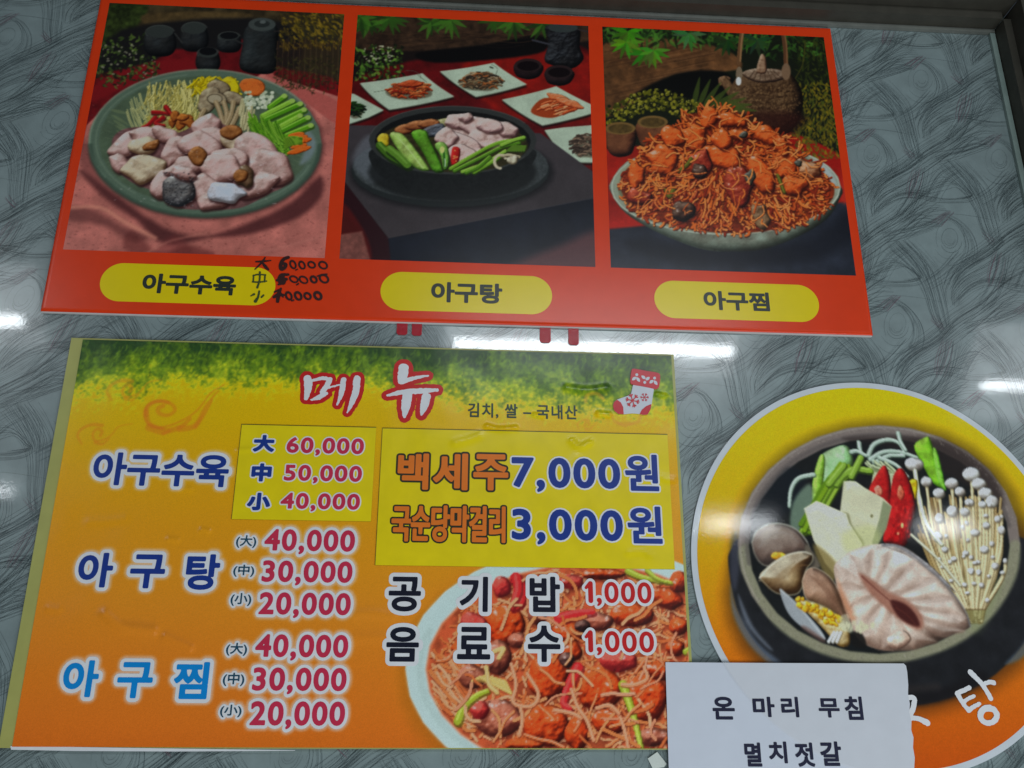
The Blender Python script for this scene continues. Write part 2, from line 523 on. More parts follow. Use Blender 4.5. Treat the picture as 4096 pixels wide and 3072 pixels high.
def box(name, x0, x1, y0, y1, z0, z1, mat, parent=None):
    V = [(x, y, z) for x in (x0, x1) for y in (y0, y1) for z in (z0, z1)]
    Q = [(0, 1, 3, 2), (4, 6, 7, 5), (0, 4, 5, 1), (2, 3, 7, 6), (0, 2, 6, 4), (1, 5, 7, 3)]
    return link(name, mesh_np(name, V, Q), mat, parent)
# ------------------------------------------------------------------ materials in use
GL = dict(coat=0.0)
M_wall = surf('patterned_glass', lin((124, 139, 139)) * 1.2, rough=0.24, coat=1.0, coat_r=0.03, spec=0.9, bump=(420, 0.017), var=0.10)
M_line = surf('pattern_line', lin((64, 76, 78)) * 1.05, rough=0.2, coat=1.0, coat_r=0.03, spec=0.9, bump=(420, 0.017), var=0.2)
M_line2 = surf('pattern_line_pale', lin((88, 102, 104)) * 1.0, rough=0.2, coat=1.0, coat_r=0.03, spec=0.9, bump=(420, 0.017), var=0.2)
M_line3 = surf('pattern_line_pink', lin((112, 84, 96)) * 1.2, rough=0.2, coat=1.0, coat_r=0.03, spec=0.9, bump=(420, 0.017), var=0.2)
M_frame = surf('frame_metal', (0.050, 0.047, 0.036), rough=0.5, spec=0.4, var=0.15)
M_frame_hi = surf('frame_bead', (0.16, 0.17, 0.15), rough=0.4, spec=0.5, var=0.15)
M_seal = surf('clear_seal', (0.25, 0.33, 0.30), rough=0.3, var=0.1)
M_foam = surf('foam_board_edge', (0.62, 0.60, 0.58), rough=0.8, spec=0.2)
M_red = surf('red_print', (0.80, 0.050, 0.006), rough=0.25, spec=0.45, coat=0.0, bump=(22, 0.05), var=0.03)
M_yel = surf('yellow_print', (0.86, 0.67, 0.002), rough=0.25, spec=0.45, bump=(22, 0.05), var=0.02)
M_blk = surf('dark_print', (0.02, 0.03, 0.02), rough=0.33, spec=0.55, bump=(22, 0.05))
M_marker = surf('black_marker', (0.035, 0.006, 0.004), rough=0.4, spec=0.5)
M_markery = surf('marker_on_yellow', (0.05, 0.075, 0.01), rough=0.4, spec=0.5)
M_photo = printed('photo_print', 0.25, 0, 0.1, bump=(22, 0.05), spec=0.42)
M_menu = printed('menu_print', 0.26, 0.0, 0.08, bump=(30, 0.10), relief=True, spec=0.40)
M_disc = printed('sticker_print', 0.35, 0.55, 0.04, bump=(520, 0.022), spec=0.15)
def ml(n, c, **k): return surf(n, c, rough=0.28, spec=0.4, bump=(30, 0.08), var=0.05, **k)
M_white = ml('white_print', (0.80, 0.82, 0.84))
M_blue = ml('blue_print', (0.014, 0.045, 0.28))
M_sky = ml('light_blue_print', (0.005, 0.27, 0.72))
M_crim = ml('crimson_print', (0.62, 0.035, 0.085))
M_dgrn = ml('dark_green_print', (0.03, 0.06, 0.03))
M_navy = ml('navy_print', (0.02, 0.08, 0.13))
M_black = ml('black_print', (0.012, 0.014, 0.028))
M_oran = ml('orange_print', (0.82, 0.20, 0.022))
M_brn = ml('brown_outline_and_shade', (0.035, 0.035, 0.02))
M_hred = ml('heading_red_print', (0.62, 0.02, 0.02))
M_box = ml('yellow_patch', (0.86, 0.69, 0.006), relief=True)
M_back = ml('menu_border', (0.44, 0.44, 0.13))
M_paper = surf('note_paper', (0.65, 0.70, 0.785), rough=0.85, spec=0.15, bump=(25, 0.25), var=0.02)
def paper_nodes(m):
    # the sheet lies over the round sticker: its rim presses through and tints the thin paper
    nt = m.node_tree; b_ = nt.nodes['Principled BSDF']
    g = nt.nodes.new('ShaderNodeNewGeometry')
    mul = nt.nodes.new('ShaderNodeVectorMath'); mul.operation = 'MULTIPLY'; mul.inputs[1].default_value = (1, 0, 1)
    ds = nt.nodes.new('ShaderNodeVectorMath'); ds.operation = 'DISTANCE'; ds.inputs[1].default_value = (0.4722, 0, 0.1642)
    nt.links.new(g.outputs['Position'], mul.inputs[0]); nt.links.new(mul.outputs[0], ds.inputs[0])
    mr = nt.nodes.new('ShaderNodeMapRange'); mr.interpolation_type = 'SMOOTHSTEP'
    mr.inputs[1].default_value = 0.2165; mr.inputs[2].default_value = 0.2125
    nt.links.new(ds.outputs['Value'], mr.inputs[0])
    bp = nt.nodes.new('ShaderNodeBump'); bp.inputs['Strength'].default_value = 1; bp.inputs['Distance'].default_value = 0.0009
    nt.links.new(mr.outputs[0], bp.inputs['Height'])
    old = b_.inputs['Normal'].links[0].from_socket
    nt.links.new(old, bp.inputs['Normal']); nt.links.new(bp.outputs[0], b_.inputs['Normal'])
    mx = nt.nodes.new('ShaderNodeMix'); mx.data_type = 'RGBA'; mx.blend_type = 'MULTIPLY'
    mx.inputs[7].default_value = (1.0, 0.975, 0.935, 1)
    src = b_.inputs['Base Color'].links[0].from_socket
    nt.links.new(mr.outputs[0], mx.inputs[0]); nt.links.new(src, mx.inputs[6]); nt.links.new(mx.outputs[2], b_.inputs['Base Color'])
paper_nodes(M_paper)
M_vinyl = surf('red_vinyl', (0.42, 0.008, 0.022), rough=0.4, spec=0.3, coat=0.25, coat_r=0.06, bump=(420, 0.3))
M_srim = surf('sticker_rim', (0.66, 0.72, 0.76), rough=0.3, coat=0.5, coat_r=0.07)
M_ink = surf('note_ink', (0.02, 0.022, 0.05), rough=0.7, spec=0.2)

# ------------------------------------------------------------------ the wall: a patterned glass panel
XR, ZT = 0.7268, 0.9010
wall = box('wall', -1.1, XR + 0.03, YW, YW + 0.02, -0.35, ZT + 0.03, M_wall)
wall['kind'] = 'structure'
wall['label'] = 'grey green glossy glass wall panel printed with swirling thin dark lines'

rs = random.Random(5)
def ladder(e0, e1, n, jit=3.0, sp=1.2, more=1.55):
    c = [((x0 + x1) / 2, (y0 + y1) / 2) for (x0, y0), (x1, y1) in zip(e0, e1)]
    e0 = [(cx + (x - cx) * sp, cy + (y - cy) * sp) for (x, y), (cx, cy) in zip(e0, c)]
    e1 = [(cx + (x - cx) * sp, cy + (y - cy) * sp) for (x, y), (cx, cy) in zip(e1, c)]
    n = int(n * more); jit *= 1.7
    out = []
    for k in range(n):
        t = (k + rs.uniform(-.3, .3)) / max(1, n - 1)
        a = rs.uniform(-jit, jit); b = rs.uniform(-jit, jit)
        out.append([(x0 + (x1 - x0) * t + a * (1 - i / len(e0)) + b * i / len(e0), y0 + (y1 - y0) * t + b * (1 - i / len(e0)) + a * i / len(e0)) for i, ((x0, y0), (x1, y1)) in enumerate(zip(e0, e1))])
    return out
dark = []; pale = []; pink = []
dark += ladder([(120, 1050), (300, 920), (480, 820), (620, 690), (760, 590), (920, 510)], [(60, 1240), (250, 1110), (440, 1010), (610, 900), (730, 810), (830, 740)], 9, 14)
dark += ladder([(190, 610), (300, 480), (450, 380), (580, 290), (690, 200), (840, 110), (1000, -10)], [(220, 780), (340, 670), (530, 560), (700, 460), (830, 370), (990, 250), (1150, 110)], 11, 18)
dark += ladder([(180, 880), (165, 760), (220, 640), (330, 550), (480, 470)], [(250, 860), (260, 770), (330, 690), (430, 640), (560, 610)], 6, 8)
dark += ladder([(200, 880), (290, 800), (400, 730), (520, 690), (640, 700)], [(260, 800), (360, 700), (470, 640), (620, 620), (800, 640)], 7, 10)
dark += ladder([(300, 1030), (450, 1000), (640, 960), (790, 900), (900, 835)], [(330, 1120), (480, 1075), (680, 1010), (830, 950), (910, 880)], 7, 8)
dark += ladder([(560, 660), (720, 560), (870, 500), (1000, 545), (1130, 640), (1150, 680), (1060, 700)], [(560, 680), (700, 640), (900, 590), (1000, 575), (1100, 640), (1140, 670), (1000, 690)], 4, 6)
dark += ladder([(600, 680), (780, 740), (960, 750), (1130, 740), (1210, 690)], [(640, 660), (760, 680), (900, 700), (1040, 695), (1150, 670)], 5, 6)
dark += ladder([(440, 900), (520, 860), (640, 800), (760, 750), (880, 760)], [(560, 980), (640, 900), (760, 850), (860, 840), (960, 840)], 4, 8)
for r in (40, 62, 78, 112, 168, 232):
    a0, a1 = math.radians(-5 + r * .1), math.radians(175 - r * .15)
    dark.append([(950 + r * 0.92 * math.cos(a0 + (a1 - a0) * k / 7), 1090 + r * 1.05 * math.sin(a0 + (a1 - a0) * k / 7)) for k in range(8)])
for r in (90, 160):
    a0, a1 = math.radians(150), math.radians(380)
    pale.append([(950 + r * 0.85 * math.cos(a0 + (a1 - a0) * k / 9), 1080 + r * 1.1 * math.sin(a0 + (a1 - a0) * k / 9)) for k in range(10)])
pale += ladder([(910, 850), (1040, 920), (1150, 1040), (1200, 1180), (1180, 1300)], [(900, 880), (990, 930), (1070, 1030), (1100, 1150), (1060, 1280)], 7, 8)
pale += ladder([(840, 400), (980, 520), (1100, 640), (1190, 800), (1250, 980), (1340, 1150)], [(1060, 360), (1180, 470), (1290, 600), (1340, 760), (1390, 940), (1420, 1080)], 15, 16)
pale += ladder([(380, 1120), (500, 1250), (600, 1360), (680, 1450)], [(520, 1090), (640, 1210), (720, 1330), (760, 1460)], 14, 14)
pale += ladder([(130, 700), (200, 560), (340, 470), (520, 380), (640, 260)], [(240, 720), (300, 620), (420, 520), (600, 420), (720, 300)], 14, 16)
pale += ladder([(620, 420), (600, 560), (520, 720), (420, 860)], [(760, 420), (720, 580), (660, 740), (560, 900)], 12, 16)
pink += ladder([(780, 940), (850, 880), (930, 830)], [(860, 960), (920, 890), (980, 830)], 5, 5)
pink += ladder([(1240, 1040), (1300, 1090), (1360, 1130)], [(1260, 1000), (1320, 1060), (1370, 1100)], 3, 4)
pink += ladder([(620, 420), (560, 560), (540, 700)], [(700, 430), (660, 570), (600, 720)], 5, 16)
dark.append([(920, 830), (1060, 842), (1200, 862), (1350, 890)])
pale += ladder([(700, 1460), (820, 1380), (900, 1300), (1000, 1180)], [(760, 1560), (900, 1480), (1020, 1380), (1140, 1260)], 8, 12)
pale += ladder([(460, 980), (560, 900), (660, 860), (800, 880)], [(520, 1080), (620, 1010), (720, 960), (860, 960)], 8, 10)
pale += ladder([(700, 700), (760, 560), (840, 450), (960, 380)], [(820, 740), (880, 620), (960, 520), (1080, 450)], 8, 12)
LA, LB = 0.0856, 0.1206
hid = [(-0.47, 0.49, 0.44, 0.89), (-0.43, 0.245, -0.02, 0.40)]
def ribbons(name, curves, width, mat, label, depth):
    V = []; Q = []
    rr = random.Random(len(curves)); cnt = 0
    base = [smooth_open(PP(w1(c), YW), 4) for c in curves]
    for i in range(-18, 6):
        for j in range(-7, 6):
            if (i + j) % 2: continue
            ox, oz = i * LA, j * LB
            cx0, cz0 = 0.6115 + ox, 0.5755 + oz
            if any(a < cx0 - .13 and cx0 + .13 < b and c < cz0 - .14 and cz0 + .14 < d for a, b, c, d in hid): continue
            if cx0 < -0.95 or cx0 > 0.95 or cz0 > 1.05 or cz0 < -0.25: continue
            for q in base:
                cnt += 1
                p = q + np.array([ox, oz]) + np.array([rr.gauss(0, .0008), rr.gauss(0, .0008)])
                if (p[:, 0] > XR).any() or (p[:, 1] > ZT).any():
                    keep = (p[:, 0] < XR) & (p[:, 1] < ZT)
                    if keep.sum() < 3: continue
                    k0 = np.flatnonzero(keep)[0]; k1 = k0
                    while k1 + 1 < len(p) and keep[k1 + 1]: k1 += 1
                    p = p[k0:k1 + 1]
                    if len(p) < 3: continue
                t = np.gradient(p, axis=0); t /= np.linalg.norm(t, axis=1)[:, None] + 1e-9
                nn = np.c_[-t[:, 1], t[:, 0]]
                wv = width * rr.uniform(.55, 1.25) * (0.3 + 0.7 * np.sin(np.linspace(0.1, math.pi - .1, len(p))) ** .5)
                y = YW - depth - cnt * 3e-8 - 2e-5 * (cnt % 11)
                a = p + nn * wv[:, None] / 2; b = p - nn * wv[:, None] / 2
                s = len(V)
                for u, v in zip(a, b): V += [(u[0], y, u[1]), (v[0], y, v[1])]
                for k in range(len(p) - 1):
                    Q.append((s + 2 * k, s + 2 * k + 1, s + 2 * k + 3, s + 2 * k + 2))
    o = link(name, mesh_np(name, V, Q), mat, wall)
    o['kind'] = 'stuff'
    if label: o['label'] = label
    return o
ribbons('pattern_lines', pale, 0.00023, M_line2, 'broad bands of pale grey lines', 0.0001)
ribbons('pattern_lines', dark, 0.00023, M_line, 'thin dark hair-like lines in waves and swirls', 0.0004)
ribbons('pattern_lines', pink, 0.00034, M_line3, 'short reddish lines', 0.0007)

# ------------------------------------------------------------------ metal frame round the panel
fr = thing('panel_frame', 'dark grey metal frame with stepped edge around the top right of the glass wall', 'frame')
XL = -1.1
box('bead', XL, XR, YW - 0.006, YW - 0.0005, ZT - 0.0035, ZT + 0.002, M_frame_hi, fr)
box('top_rail', XL, XR + 0.001, YW - 0.026, YW, ZT + 0.0025, ZT + 0.016, M_frame, fr)
box('top_rail', XL, XR + 0.012, YW - 0.052, YW, ZT + 0.0165, ZT + 0.10, M_frame, fr)
box('seal_strip', XR - 0.0065, XR + 0.0005, YW - 0.005, YW - 0.0006, -0.35, ZT - 0.004, M_seal, fr)
box('side_rail', XR + 0.0015, XR + 0.012, YW - 0.026, YW, -0.35, ZT + 0.0025, M_frame, fr)
box('side_rail', XR + 0.0125, XR + 0.045, YW - 0.052, YW, -0.35, ZT + 0.016, M_frame, fr)
box('side_trim', XR + 0.0455, XR + 0.056, YW - 0.058, YW, -0.35, ZT + 0.10, M_frame_hi, fr)

# ------------------------------------------------------------------ red vinyl letters half hidden behind the red board
def vinyl(x0, x1, y0, y1, par):
    a = P(x0, y0, YW); b = P(x1, y1, YW)
    z1 = 0.47; x_0, x_1 = min(a[0], b[0]), max(a[0], b[0]); w = x_1 - x_0; z0 = b[1]; r = w * .18
    V = [(x_0 + r, z0), (x_1 - r, z0), (x_1, z0 + r), (x_1, z1), (x_0, z1), (x_0, z0 + r)]
    n = len(V)
    VV = [(p, YW - 0.0017, q) for p, q in V] + [(p, YW - 0.0008, q) for p, q in V]
    me = bpy.data.meshes.new('stroke')
    me.from_pydata(VV, [], [tuple(range(n)), tuple(range(2 * n - 1, n - 1, -1))] + [(i, i + n, (i + 1) % n + n, (i + 1) % n) for i in range(n)])
    link('stroke', me, M_vinyl, par)
t = thing('vinyl_letter', 'two short red letter strokes showing below the left photo board edge, on plain grey glass', 'wall lettering', 'red letters hidden behind the photo board')
vinyl(1588.6, 1629, 1290, 1342, t); vinyl(1649, 1687, 1290, 1345, t)
t = thing('vinyl_letter', 'two red letter strokes below the photo board, crossed by the bright lamp reflection', 'wall lettering', 'red letters hidden behind the photo board')
vinyl(2158.5, 2203, 1290, 1373, t); vinyl(2272, 2315, 1290, 1382, t)

# ------------------------------------------------------------------ red photo board
rb = thing('photo_board', 'wide red board with three dish photographs and yellow name plates above the menu', 'menu board')
RX0, RX1, RZ0, RZ1 = -0.4745, 0.4950, 0.4385, 0.8920
slab('backing', RX0 + .0008, RX1 - .0008, RZ0 - .0012, RZ1 - .0008, 1.0024, YW - 0.0002, 0.0004, M_foam, rb)
slab('red_panel', RX0, RX1, RZ0, RZ1, 1.0, 1.0022, 0.0050, M_red, rb, seg=6, dep=0.0019)
def pill(x0, x1, z0, z1):
    r = (z1 - z0) / 2; zc = (z0 + z1) / 2; st = 0.001
    U, V = np.meshgrid(np.arange(x0 - .003, x1 + .004, st), np.arange(z0 - .003, z1 + .004, st))
    d = seg_dist(U, V, [(x0 + r, zc), (x1 - r, zc)]) - r
    return flat_obj('name_plate', d, x0 - .003, z0 - .003, st, 0, 1.0 - 0.00015, M_yel, rb)
pl = [pill(-0.4136, -0.2143, 0.4527, 0.5015), pill(-0.0925, 0.1095, 0.4520, 0.5018), pill(0.2320, 0.4325, 0.4525, 0.5017)]
text('아구수육', (563.8, 1172), (940, 1183), 1093, 0.0011, M_blk, pl[0], 1.0)
text('아구탕', (1723, 1209), (2009, 1216), 1128, 0.0011, M_blk, pl[1], 1.0)
text('아구찜', (2817, 1239), (3081, 1247), 1163, 0.0010, M_blk, pl[2], 1.0)
def O(cx, cy, rx, ry, w, tilt=-.25):
    return ([(cx + rx * math.cos(a) - tilt * ry * math.sin(a), cy + ry * math.sin(a)) for a in np.radians(np.arange(-80, 285, 24))], [w, w * .9, w * 1.1])
def hb(strokes, mat=M_marker, nm='handwriting'):
    brush([(h1(p), [x / 3.4 for x in w]) for p, w in strokes], mat, rb, 1.0 - 0.0002, st=0.0004, name=nm)
hb([([(365, 235), (500, 228), (660, 212)], [24, 30, 16]), ([(545, 155), (480, 250), (345, 385)], [22, 32, 18]), ([(490, 250), (550, 330), (605, 388)], [26, 50, 34]),
    ([(1000, 150), (920, 180), (870, 240), (850, 320), (870, 380), (930, 350), (950, 290), (890, 270)], [50, 60, 50]), O(1092, 292, 52, 74, 30), ([(1145, 402), (1180, 385)], [18, 20]),
    O(1270, 304, 54, 70, 30), O(1460, 297, 66, 58, 30), O(1685, 304, 76, 68, 30)])
hb([([(320, 500), (310, 632)], [22, 26]), ([(310, 512), (400, 487), (555, 495)], [24, 22]), ([(545, 495), (532, 630)], [26, 24]), ([(298, 632), (430, 636), (575, 616)], [24, 26, 20]),
    ([(442, 440), (435, 600), (392, 742)], [30, 28, 34]), ([(430, 815), (405, 930), (355, 1012)], [28, 34, 50]), ([(262, 908), (328, 875)], [16, 34]), ([(475, 930), (515, 893)], [30, 26])], M_markery)
hb([([(790, 600), (860, 500), (1000, 488)], [30, 50, 40]), ([(780, 600), (880, 590), (960, 580)], [40, 60, 50]), ([(900, 520), (870, 640), (800, 690)], [50, 60, 20]), ([(820, 640), (900, 660), (940, 620)], [30, 50, 30]),
    O(1110, 580, 74, 60, 28, -.4), ([(1165, 690), (1200, 668)], [22, 24]), O(1300, 592, 74, 66, 28, -.4), O(1500, 586, 56, 60, 36), O(1702, 570, 80, 76, 34, -.3), ([(1570, 520), (1660, 490), (1760, 480)], [20, 24])])
hb([([(730, 830), (800, 800), (850, 780)], [26, 34, 24]), ([(855, 765), (810, 880), (790, 1015)], [34, 60, 50]), ([(715, 930), (800, 890), (905, 890)], [40, 60, 36]), ([(840, 850), (900, 930)], [40, 20]),
    O(1010, 908, 54, 72, 34), ([(1070, 1005), (1105, 990)], [22, 26]), O(1195, 909, 60, 72, 38), O(1380, 912, 60, 60, 34), O(1582, 906, 64, 70, 42)])

# ------------------------------------------------------------------ menu board
mb = thing('menu_board', 'yellow and orange price menu board with grass along its top edge', 'menu board')
MX0, MX1, MZ0, MZ1 = -0.4355, 0.2520, -0.0240, 0.4072
YM = 1.0015
slab('backing', MX0, MX1, MZ0, MZ1, YM + 0.0006, YW - 0.0002, 0.0004, M_back, mb)

wb = PP([(41, 2984), (500, 2991), (1180, 3001), (1180, 3003), (700, 3006), (300, 3004), (44, 2999)], YM)
me = bpy.data.meshes.new('white_border'); me.from_pydata([(p[0], YM + 0.0002, p[1]) for p in wb], [], [tuple(range(len(wb)))[::-1]])
link('white_border', me, M_white, mb)
def menu_text():
    tx = lambda *a, **k: text(*a, mb, YM, **k)
    k = dict(halo=0.0034, halo_mat=M_white)
    gl = (236, 214, 205)
    tx('아구수육', (361, 1937), (907, 1950), 1805, 0.0012, M_blue, glow=gl, halo=0.0036, halo_mat=M_white)
    for g, a, b, tp in (('아', (300, 2346), (439, 2352), 2207), ('구', (510, 2351), (650, 2355), 2215), ('탕', (734, 2357), (869, 2361), 2214)):
        tx(g, a, b, tp, 0.0013, M_blue, glow=gl, halo=0.0036, halo_mat=M_white)
    for g, a, b, tp in (('아', (239, 2785), (381, 2792), 2637), ('구', (458, 2791), (600, 2795), 2646), ('찜', (685, 2795), (824, 2798), 2646)):
        tx(g, a, b, tp, 0.0013, M_sky, glow=gl, halo=0.0036, halo_mat=M_white)
    for s, a, b, tp in (('40,000', (1054, 2199), (1417, 2208), 2113), ('30,000', (1044, 2324), (1407, 2333), 2238), ('20,000', (1032, 2455), (1400, 2462), 2366),
                        ('40,000', (1017, 2625), (1390, 2632), 2534), ('30,000', (1006, 2759), (1383, 2767), 2666), ('20,000', (996, 2900), (1377, 2904), 2803)):
        tx(s, a, b, tp, 0.0010, M_crim, glow=gl, halo=0.0030, halo_mat=M_white, shear=.05)
    for s, a, b, tp in (('(大)', (941, 2190), (1022, 2192), 2139), ('(中)', (930, 2305), (1014, 2309), 2256), ('(小)', (919, 2422), (1002, 2425), 2370),
                        ('(大)', (901, 2621), (985, 2625), 2569), ('(中)', (888, 2742), (974, 2747), 2688), ('(小)', (877, 2868), (963, 2871), 2817)):
        tx(s, a, b, tp, 0.0003, M_navy, glow=gl, halo=0.0019, halo_mat=M_white, st=0.0004)
    tx('김치, 쌀 – 국내산', (1871, 1664), (2311, 1672), 1611, 0.0004, M_dgrn, st=0.00035)
    for g, a, b, tp in (('공', (1551, 2444), (1681, 2447), 2305), ('기', (1838, 2445), (1951, 2449), 2304), ('밥', (2119, 2446), (2242, 2450), 2304),
                        ('음', (1542, 2645), (1673, 2648), 2506), ('료', (1828, 2636), (1961, 2639), 2506), ('수', (2112, 2647), (2243, 2649), 2501)):
        tx(g, a, b, tp, 0.0012, M_black, halo=0.0042, halo_mat=M_white)
    for dy, xe in ((0, 2609), (197, 2619)):
        tx(',000', (2388, 2409 + dy), (xe, 2414 + dy), 2325 + dy, 0.0007, M_hred, halo=0.0030, halo_mat=M_white)
        brush([([(2362, 2334 + dy), (2364, 2402 + dy)], [19, 19]), ([(2345, 2350 + dy), (2360, 2334 + dy)], [12, 16])], M_hred, mb, YM - 0.00004, halo=0.0029, halo_mat=M_white, smooth=False)
    b = lambda cr, L: [(cr(p), [w / sc for w in ws]) for (p, ws), sc in [(q, 1.4747 if cr is m1 else 1.58) for q in L]]
    brush(b(m1, [([(1812, 312), (1818, 350), (1806, 430)], [44, 50, 26]), ([(1845, 325), (1900, 312), (1945, 318)], [18, 24, 20]), ([(1945, 318), (1925, 360), (1898, 395)], [30, 36, 26]),
                 ([(1832, 440), (1880, 425), (1925, 402)], [10, 30, 22]), ([(1935, 368), (2005, 350)], [14, 12]), ([(2026, 322), (2015, 390), (1990, 468)], [34, 34, 12]),
                 ([(2106, 315), (2098, 390), (2075, 455), (2048, 515)], [44, 42, 32, 8])]), M_white, mb, YM, halo=0.0046, halo_mat=M_hred, rough=0.0016, seed=9, name='heading_lettering', name2='heading_outline')
    brush(b(m3, [([(338, 350), (332, 400), (322, 432)], [68, 66, 44]), ([(325, 436), (410, 412), (492, 398)], [34, 26, 12]), ([(235, 522), (330, 502), (450, 494), (552, 488)], [14, 34, 38, 20]),
                 ([(362, 525), (352, 590), (345, 655)], [64, 60, 22]), ([(482, 530), (468, 590), (450, 645)], [58, 50, 16])]), M_white, mb, YM, halo=0.0052, halo_mat=M_hred, rough=0.0016, seed=4, name='heading_lettering', name2='heading_outline')
menu_text()

# the two yellow patches pasted over the old prices
YP = YM - 0.0009
def patch(x0, x1, z0, z1, label):
    n = 60; U, V = np.meshgrid(np.linspace(x0, x1, n * 2), np.linspace(z0, z1, n))
    r = wrinkles(U, V)
    i = np.arange(U.size).reshape(U.shape)
    q = np.stack([i[:-1, :-1], i[:-1, 1:], i[1:, 1:], i[1:, :-1]], -1).reshape(-1, 4)
    V3 = np.c_[U.ravel(), np.full(U.size, YP), V.ravel()]
    o = link('price_patch', mesh_np('price_patch', V3, q, None, None, r.ravel()), M_box, mb)
    box('patch_edge_shade', x0 - 0.0005, x1, YP + 0.00005, YM - 0.0003, z0, z1 + 0.0007, M_brn, o)  # dark strip past the top and left edge drawn as the patch's shadow
    o['label'] = label
    return o
WR = [(m2([(600, 505), (700, 590), (800, 610), (930, 625)]), 9, 1.3), (m2([(960, 650), (1050, 690), (1140, 730)]), 7, 0.9), (m3([(850, 712), (940, 735), (1075, 725)]), 5, .8),
      (m3([(1150, 640), (1230, 655)]), 4, .7), (m3([(1340, 470), (1500, 490), (1650, 470)]), 7, .8), (m3([(1545, 635), (1660, 645)]), 5, .9), (m3([(1390, 800), (1450, 850), (1530, 815)]), 6, .9),
      (m3([(640, 830), (760, 800), (830, 770)]), 7, .6), (m3([(1920, 510), (2010, 530)]), 4, .8), (m4([(0, 410), (150, 400), (300, 425)]), 9, .6), (m4([(0, 560), (200, 555), (400, 575)]), 10, .5),
      (m1([(1380, 740), (1500, 735)]), 5, .5), (m1([(1180, 1205), (1240, 1215)]), 5, .7), (m1([(980, 1260), (1060, 1270)]), 5, .6), (m1([(1040, 965), (1140, 970)]), 6, .5), (m2([(270, 490), (360, 500)]), 6, .5),
      (m1([(500, 1160), (640, 1155), (760, 1140)]), 8, .4), (m3([(1440, 900), (1390, 960), (1330, 1010)]), 8, .5), (m3([(1880, 1000), (1990, 1050), (2060, 1060)]), 7, .5), (m4([(1740, 20), (1850, 10), (1900, 40)]), 6, .4)]
def wrinkles(U, V):
    r = (fbm(U, V, 0.09, 31, 3) - .5) * 2.2
    for p, w, h in WR:
        q = smooth_open(PP(p, YM), 5)
        w = w * 0.00027 * 2.3
        lo, hi = q.min(0) - 3 * w, q.max(0) + 3 * w
        m = (U > lo[0]) & (U < hi[0]) & (V > lo[1]) & (V < hi[1])
        if m.any():
            L = len(q)
            d = seg_dist(U[m], V[m], q[1:-1])
            r[m] += 1.5 * h * np.exp(-(d / w) ** 2)
    return r
b1 = patch(-0.2358, -0.0887, 0.2035, 0.3088, 'small yellow patch with three prices')
b2 = patch(-0.0815, 0.2390, 0.1570, 0.3082, 'large yellow patch with two drink prices')
kk = dict(halo=0.0014, halo_mat=M_white)
for s, a, b, tp in (('大', (1010, 1806), (1095, 1809), 1738), ('中', (1002, 1925), (1083, 1927), 1852), ('小', (985, 2040), (1078, 2043), 1969)):
    text(s, a, b, tp, 0.0013, M_blue, b1, YP, halo=0.0016, halo_mat=M_white)
for s, a, b, tp in (('60,000', (1144, 1810), (1454, 1817), 1747), ('50,000', (1134, 1921), (1446, 1928), 1857), ('40,000', (1120, 2033), (1438, 2040), 1969)):
    text(s, a, b, tp, 0.0008, M_crim, b1, YP, halo=0.0014, halo_mat=M_white)
for g, a, b, tp in (('백', (1587, 1957), (1712, 1959), 1812), ('세', (1730, 1959), (1870, 1961), 1812), ('주', (1892, 1961), (2033, 1962), 1816)):
    text(g, a, b, tp, 0.0015, M_oran, b2, YP, halo=0.0021, halo_mat=M_brn)
text('국순당막걸리', (1562, 2166), (2022, 2171), 2019, 0.0012, M_oran, b2, YP, halo=0.0017, halo_mat=M_brn)
for s, a, b, tp in (('7,000', (2046, 1949), (2483, 1953), 1829), ('3,000', (2047, 2158), (2494, 2163), 2035)):
    text(s, a, b, tp, 0.0015, M_blue, b2, YP, halo=0.0018, halo_mat=M_white)
text('원', (2503, 1963), (2638, 1965), 1817, 0.0013, M_blue, b2, YP, halo=0.0018, halo_mat=M_white)
text('원', (2513, 2173), (2652, 2176), 2024, 0.0013, M_blue, b2, YP, halo=0.0018, halo_mat=M_white)

# ------------------------------------------------------------------ christmas stocking sticker
sk = thing('stocking_sticker', 'small red and white stocking sticker with snowflakes on the menu board corner', 'sticker')
YS = YM - 0.0012
sh = lambda p, m, n, sm=False, dy=0: shape(k1(p), m, sk, YS, n, st=0.0003, smooth=sm, dy=dy)
M_swhite = ml('sticker_white', (0.66, 0.70, 0.76)); M_sred = ml('sticker_red', (0.62, 0.018, 0.035))
sh([(965, 575), (1310, 640), (1292, 760), (1272, 900), (1255, 985), (1205, 1070), (1130, 1078), (1075, 1062), (950, 1050), (810, 1066), (720, 1062), (652, 1005), (630, 930), (645, 865), (700, 820), (880, 757), (932, 722)], M_swhite, 'stocking')
sh([(980, 310), (1180, 345), (1370, 378), (1414, 432), (1397, 600), (1350, 650), (1300, 642), (1130, 605), (960, 576), (918, 536), (936, 350)], M_sred, 'cuff', True, 0.0002)
sh([(700, 824), (760, 868), (800, 945), (809, 1066), (720, 1062), (652, 1005), (630, 930), (647, 865)], M_sred, 'toe', False, 0.0002)
sh([(1270, 895), (1185, 928), (1110, 990), (1072, 1061), (1130, 1078), (1205, 1070), (1255, 985)], M_sred, 'heel', False, 0.0002)
def lf(x0, y0, x1, y1, w=26):
    mx, my = (x0 + x1) / 2, (y0 + y1) / 2; L = math.hypot(x1 - x0, y1 - y0); nx, ny = -(y1 - y0) / L * w, (x1 - x0) / L * w
    sh([(x0, y0), (mx + nx, my + ny), (x1, y1), (mx - nx, my - ny)], M_swhite, 'leaf', True, 0.0004)
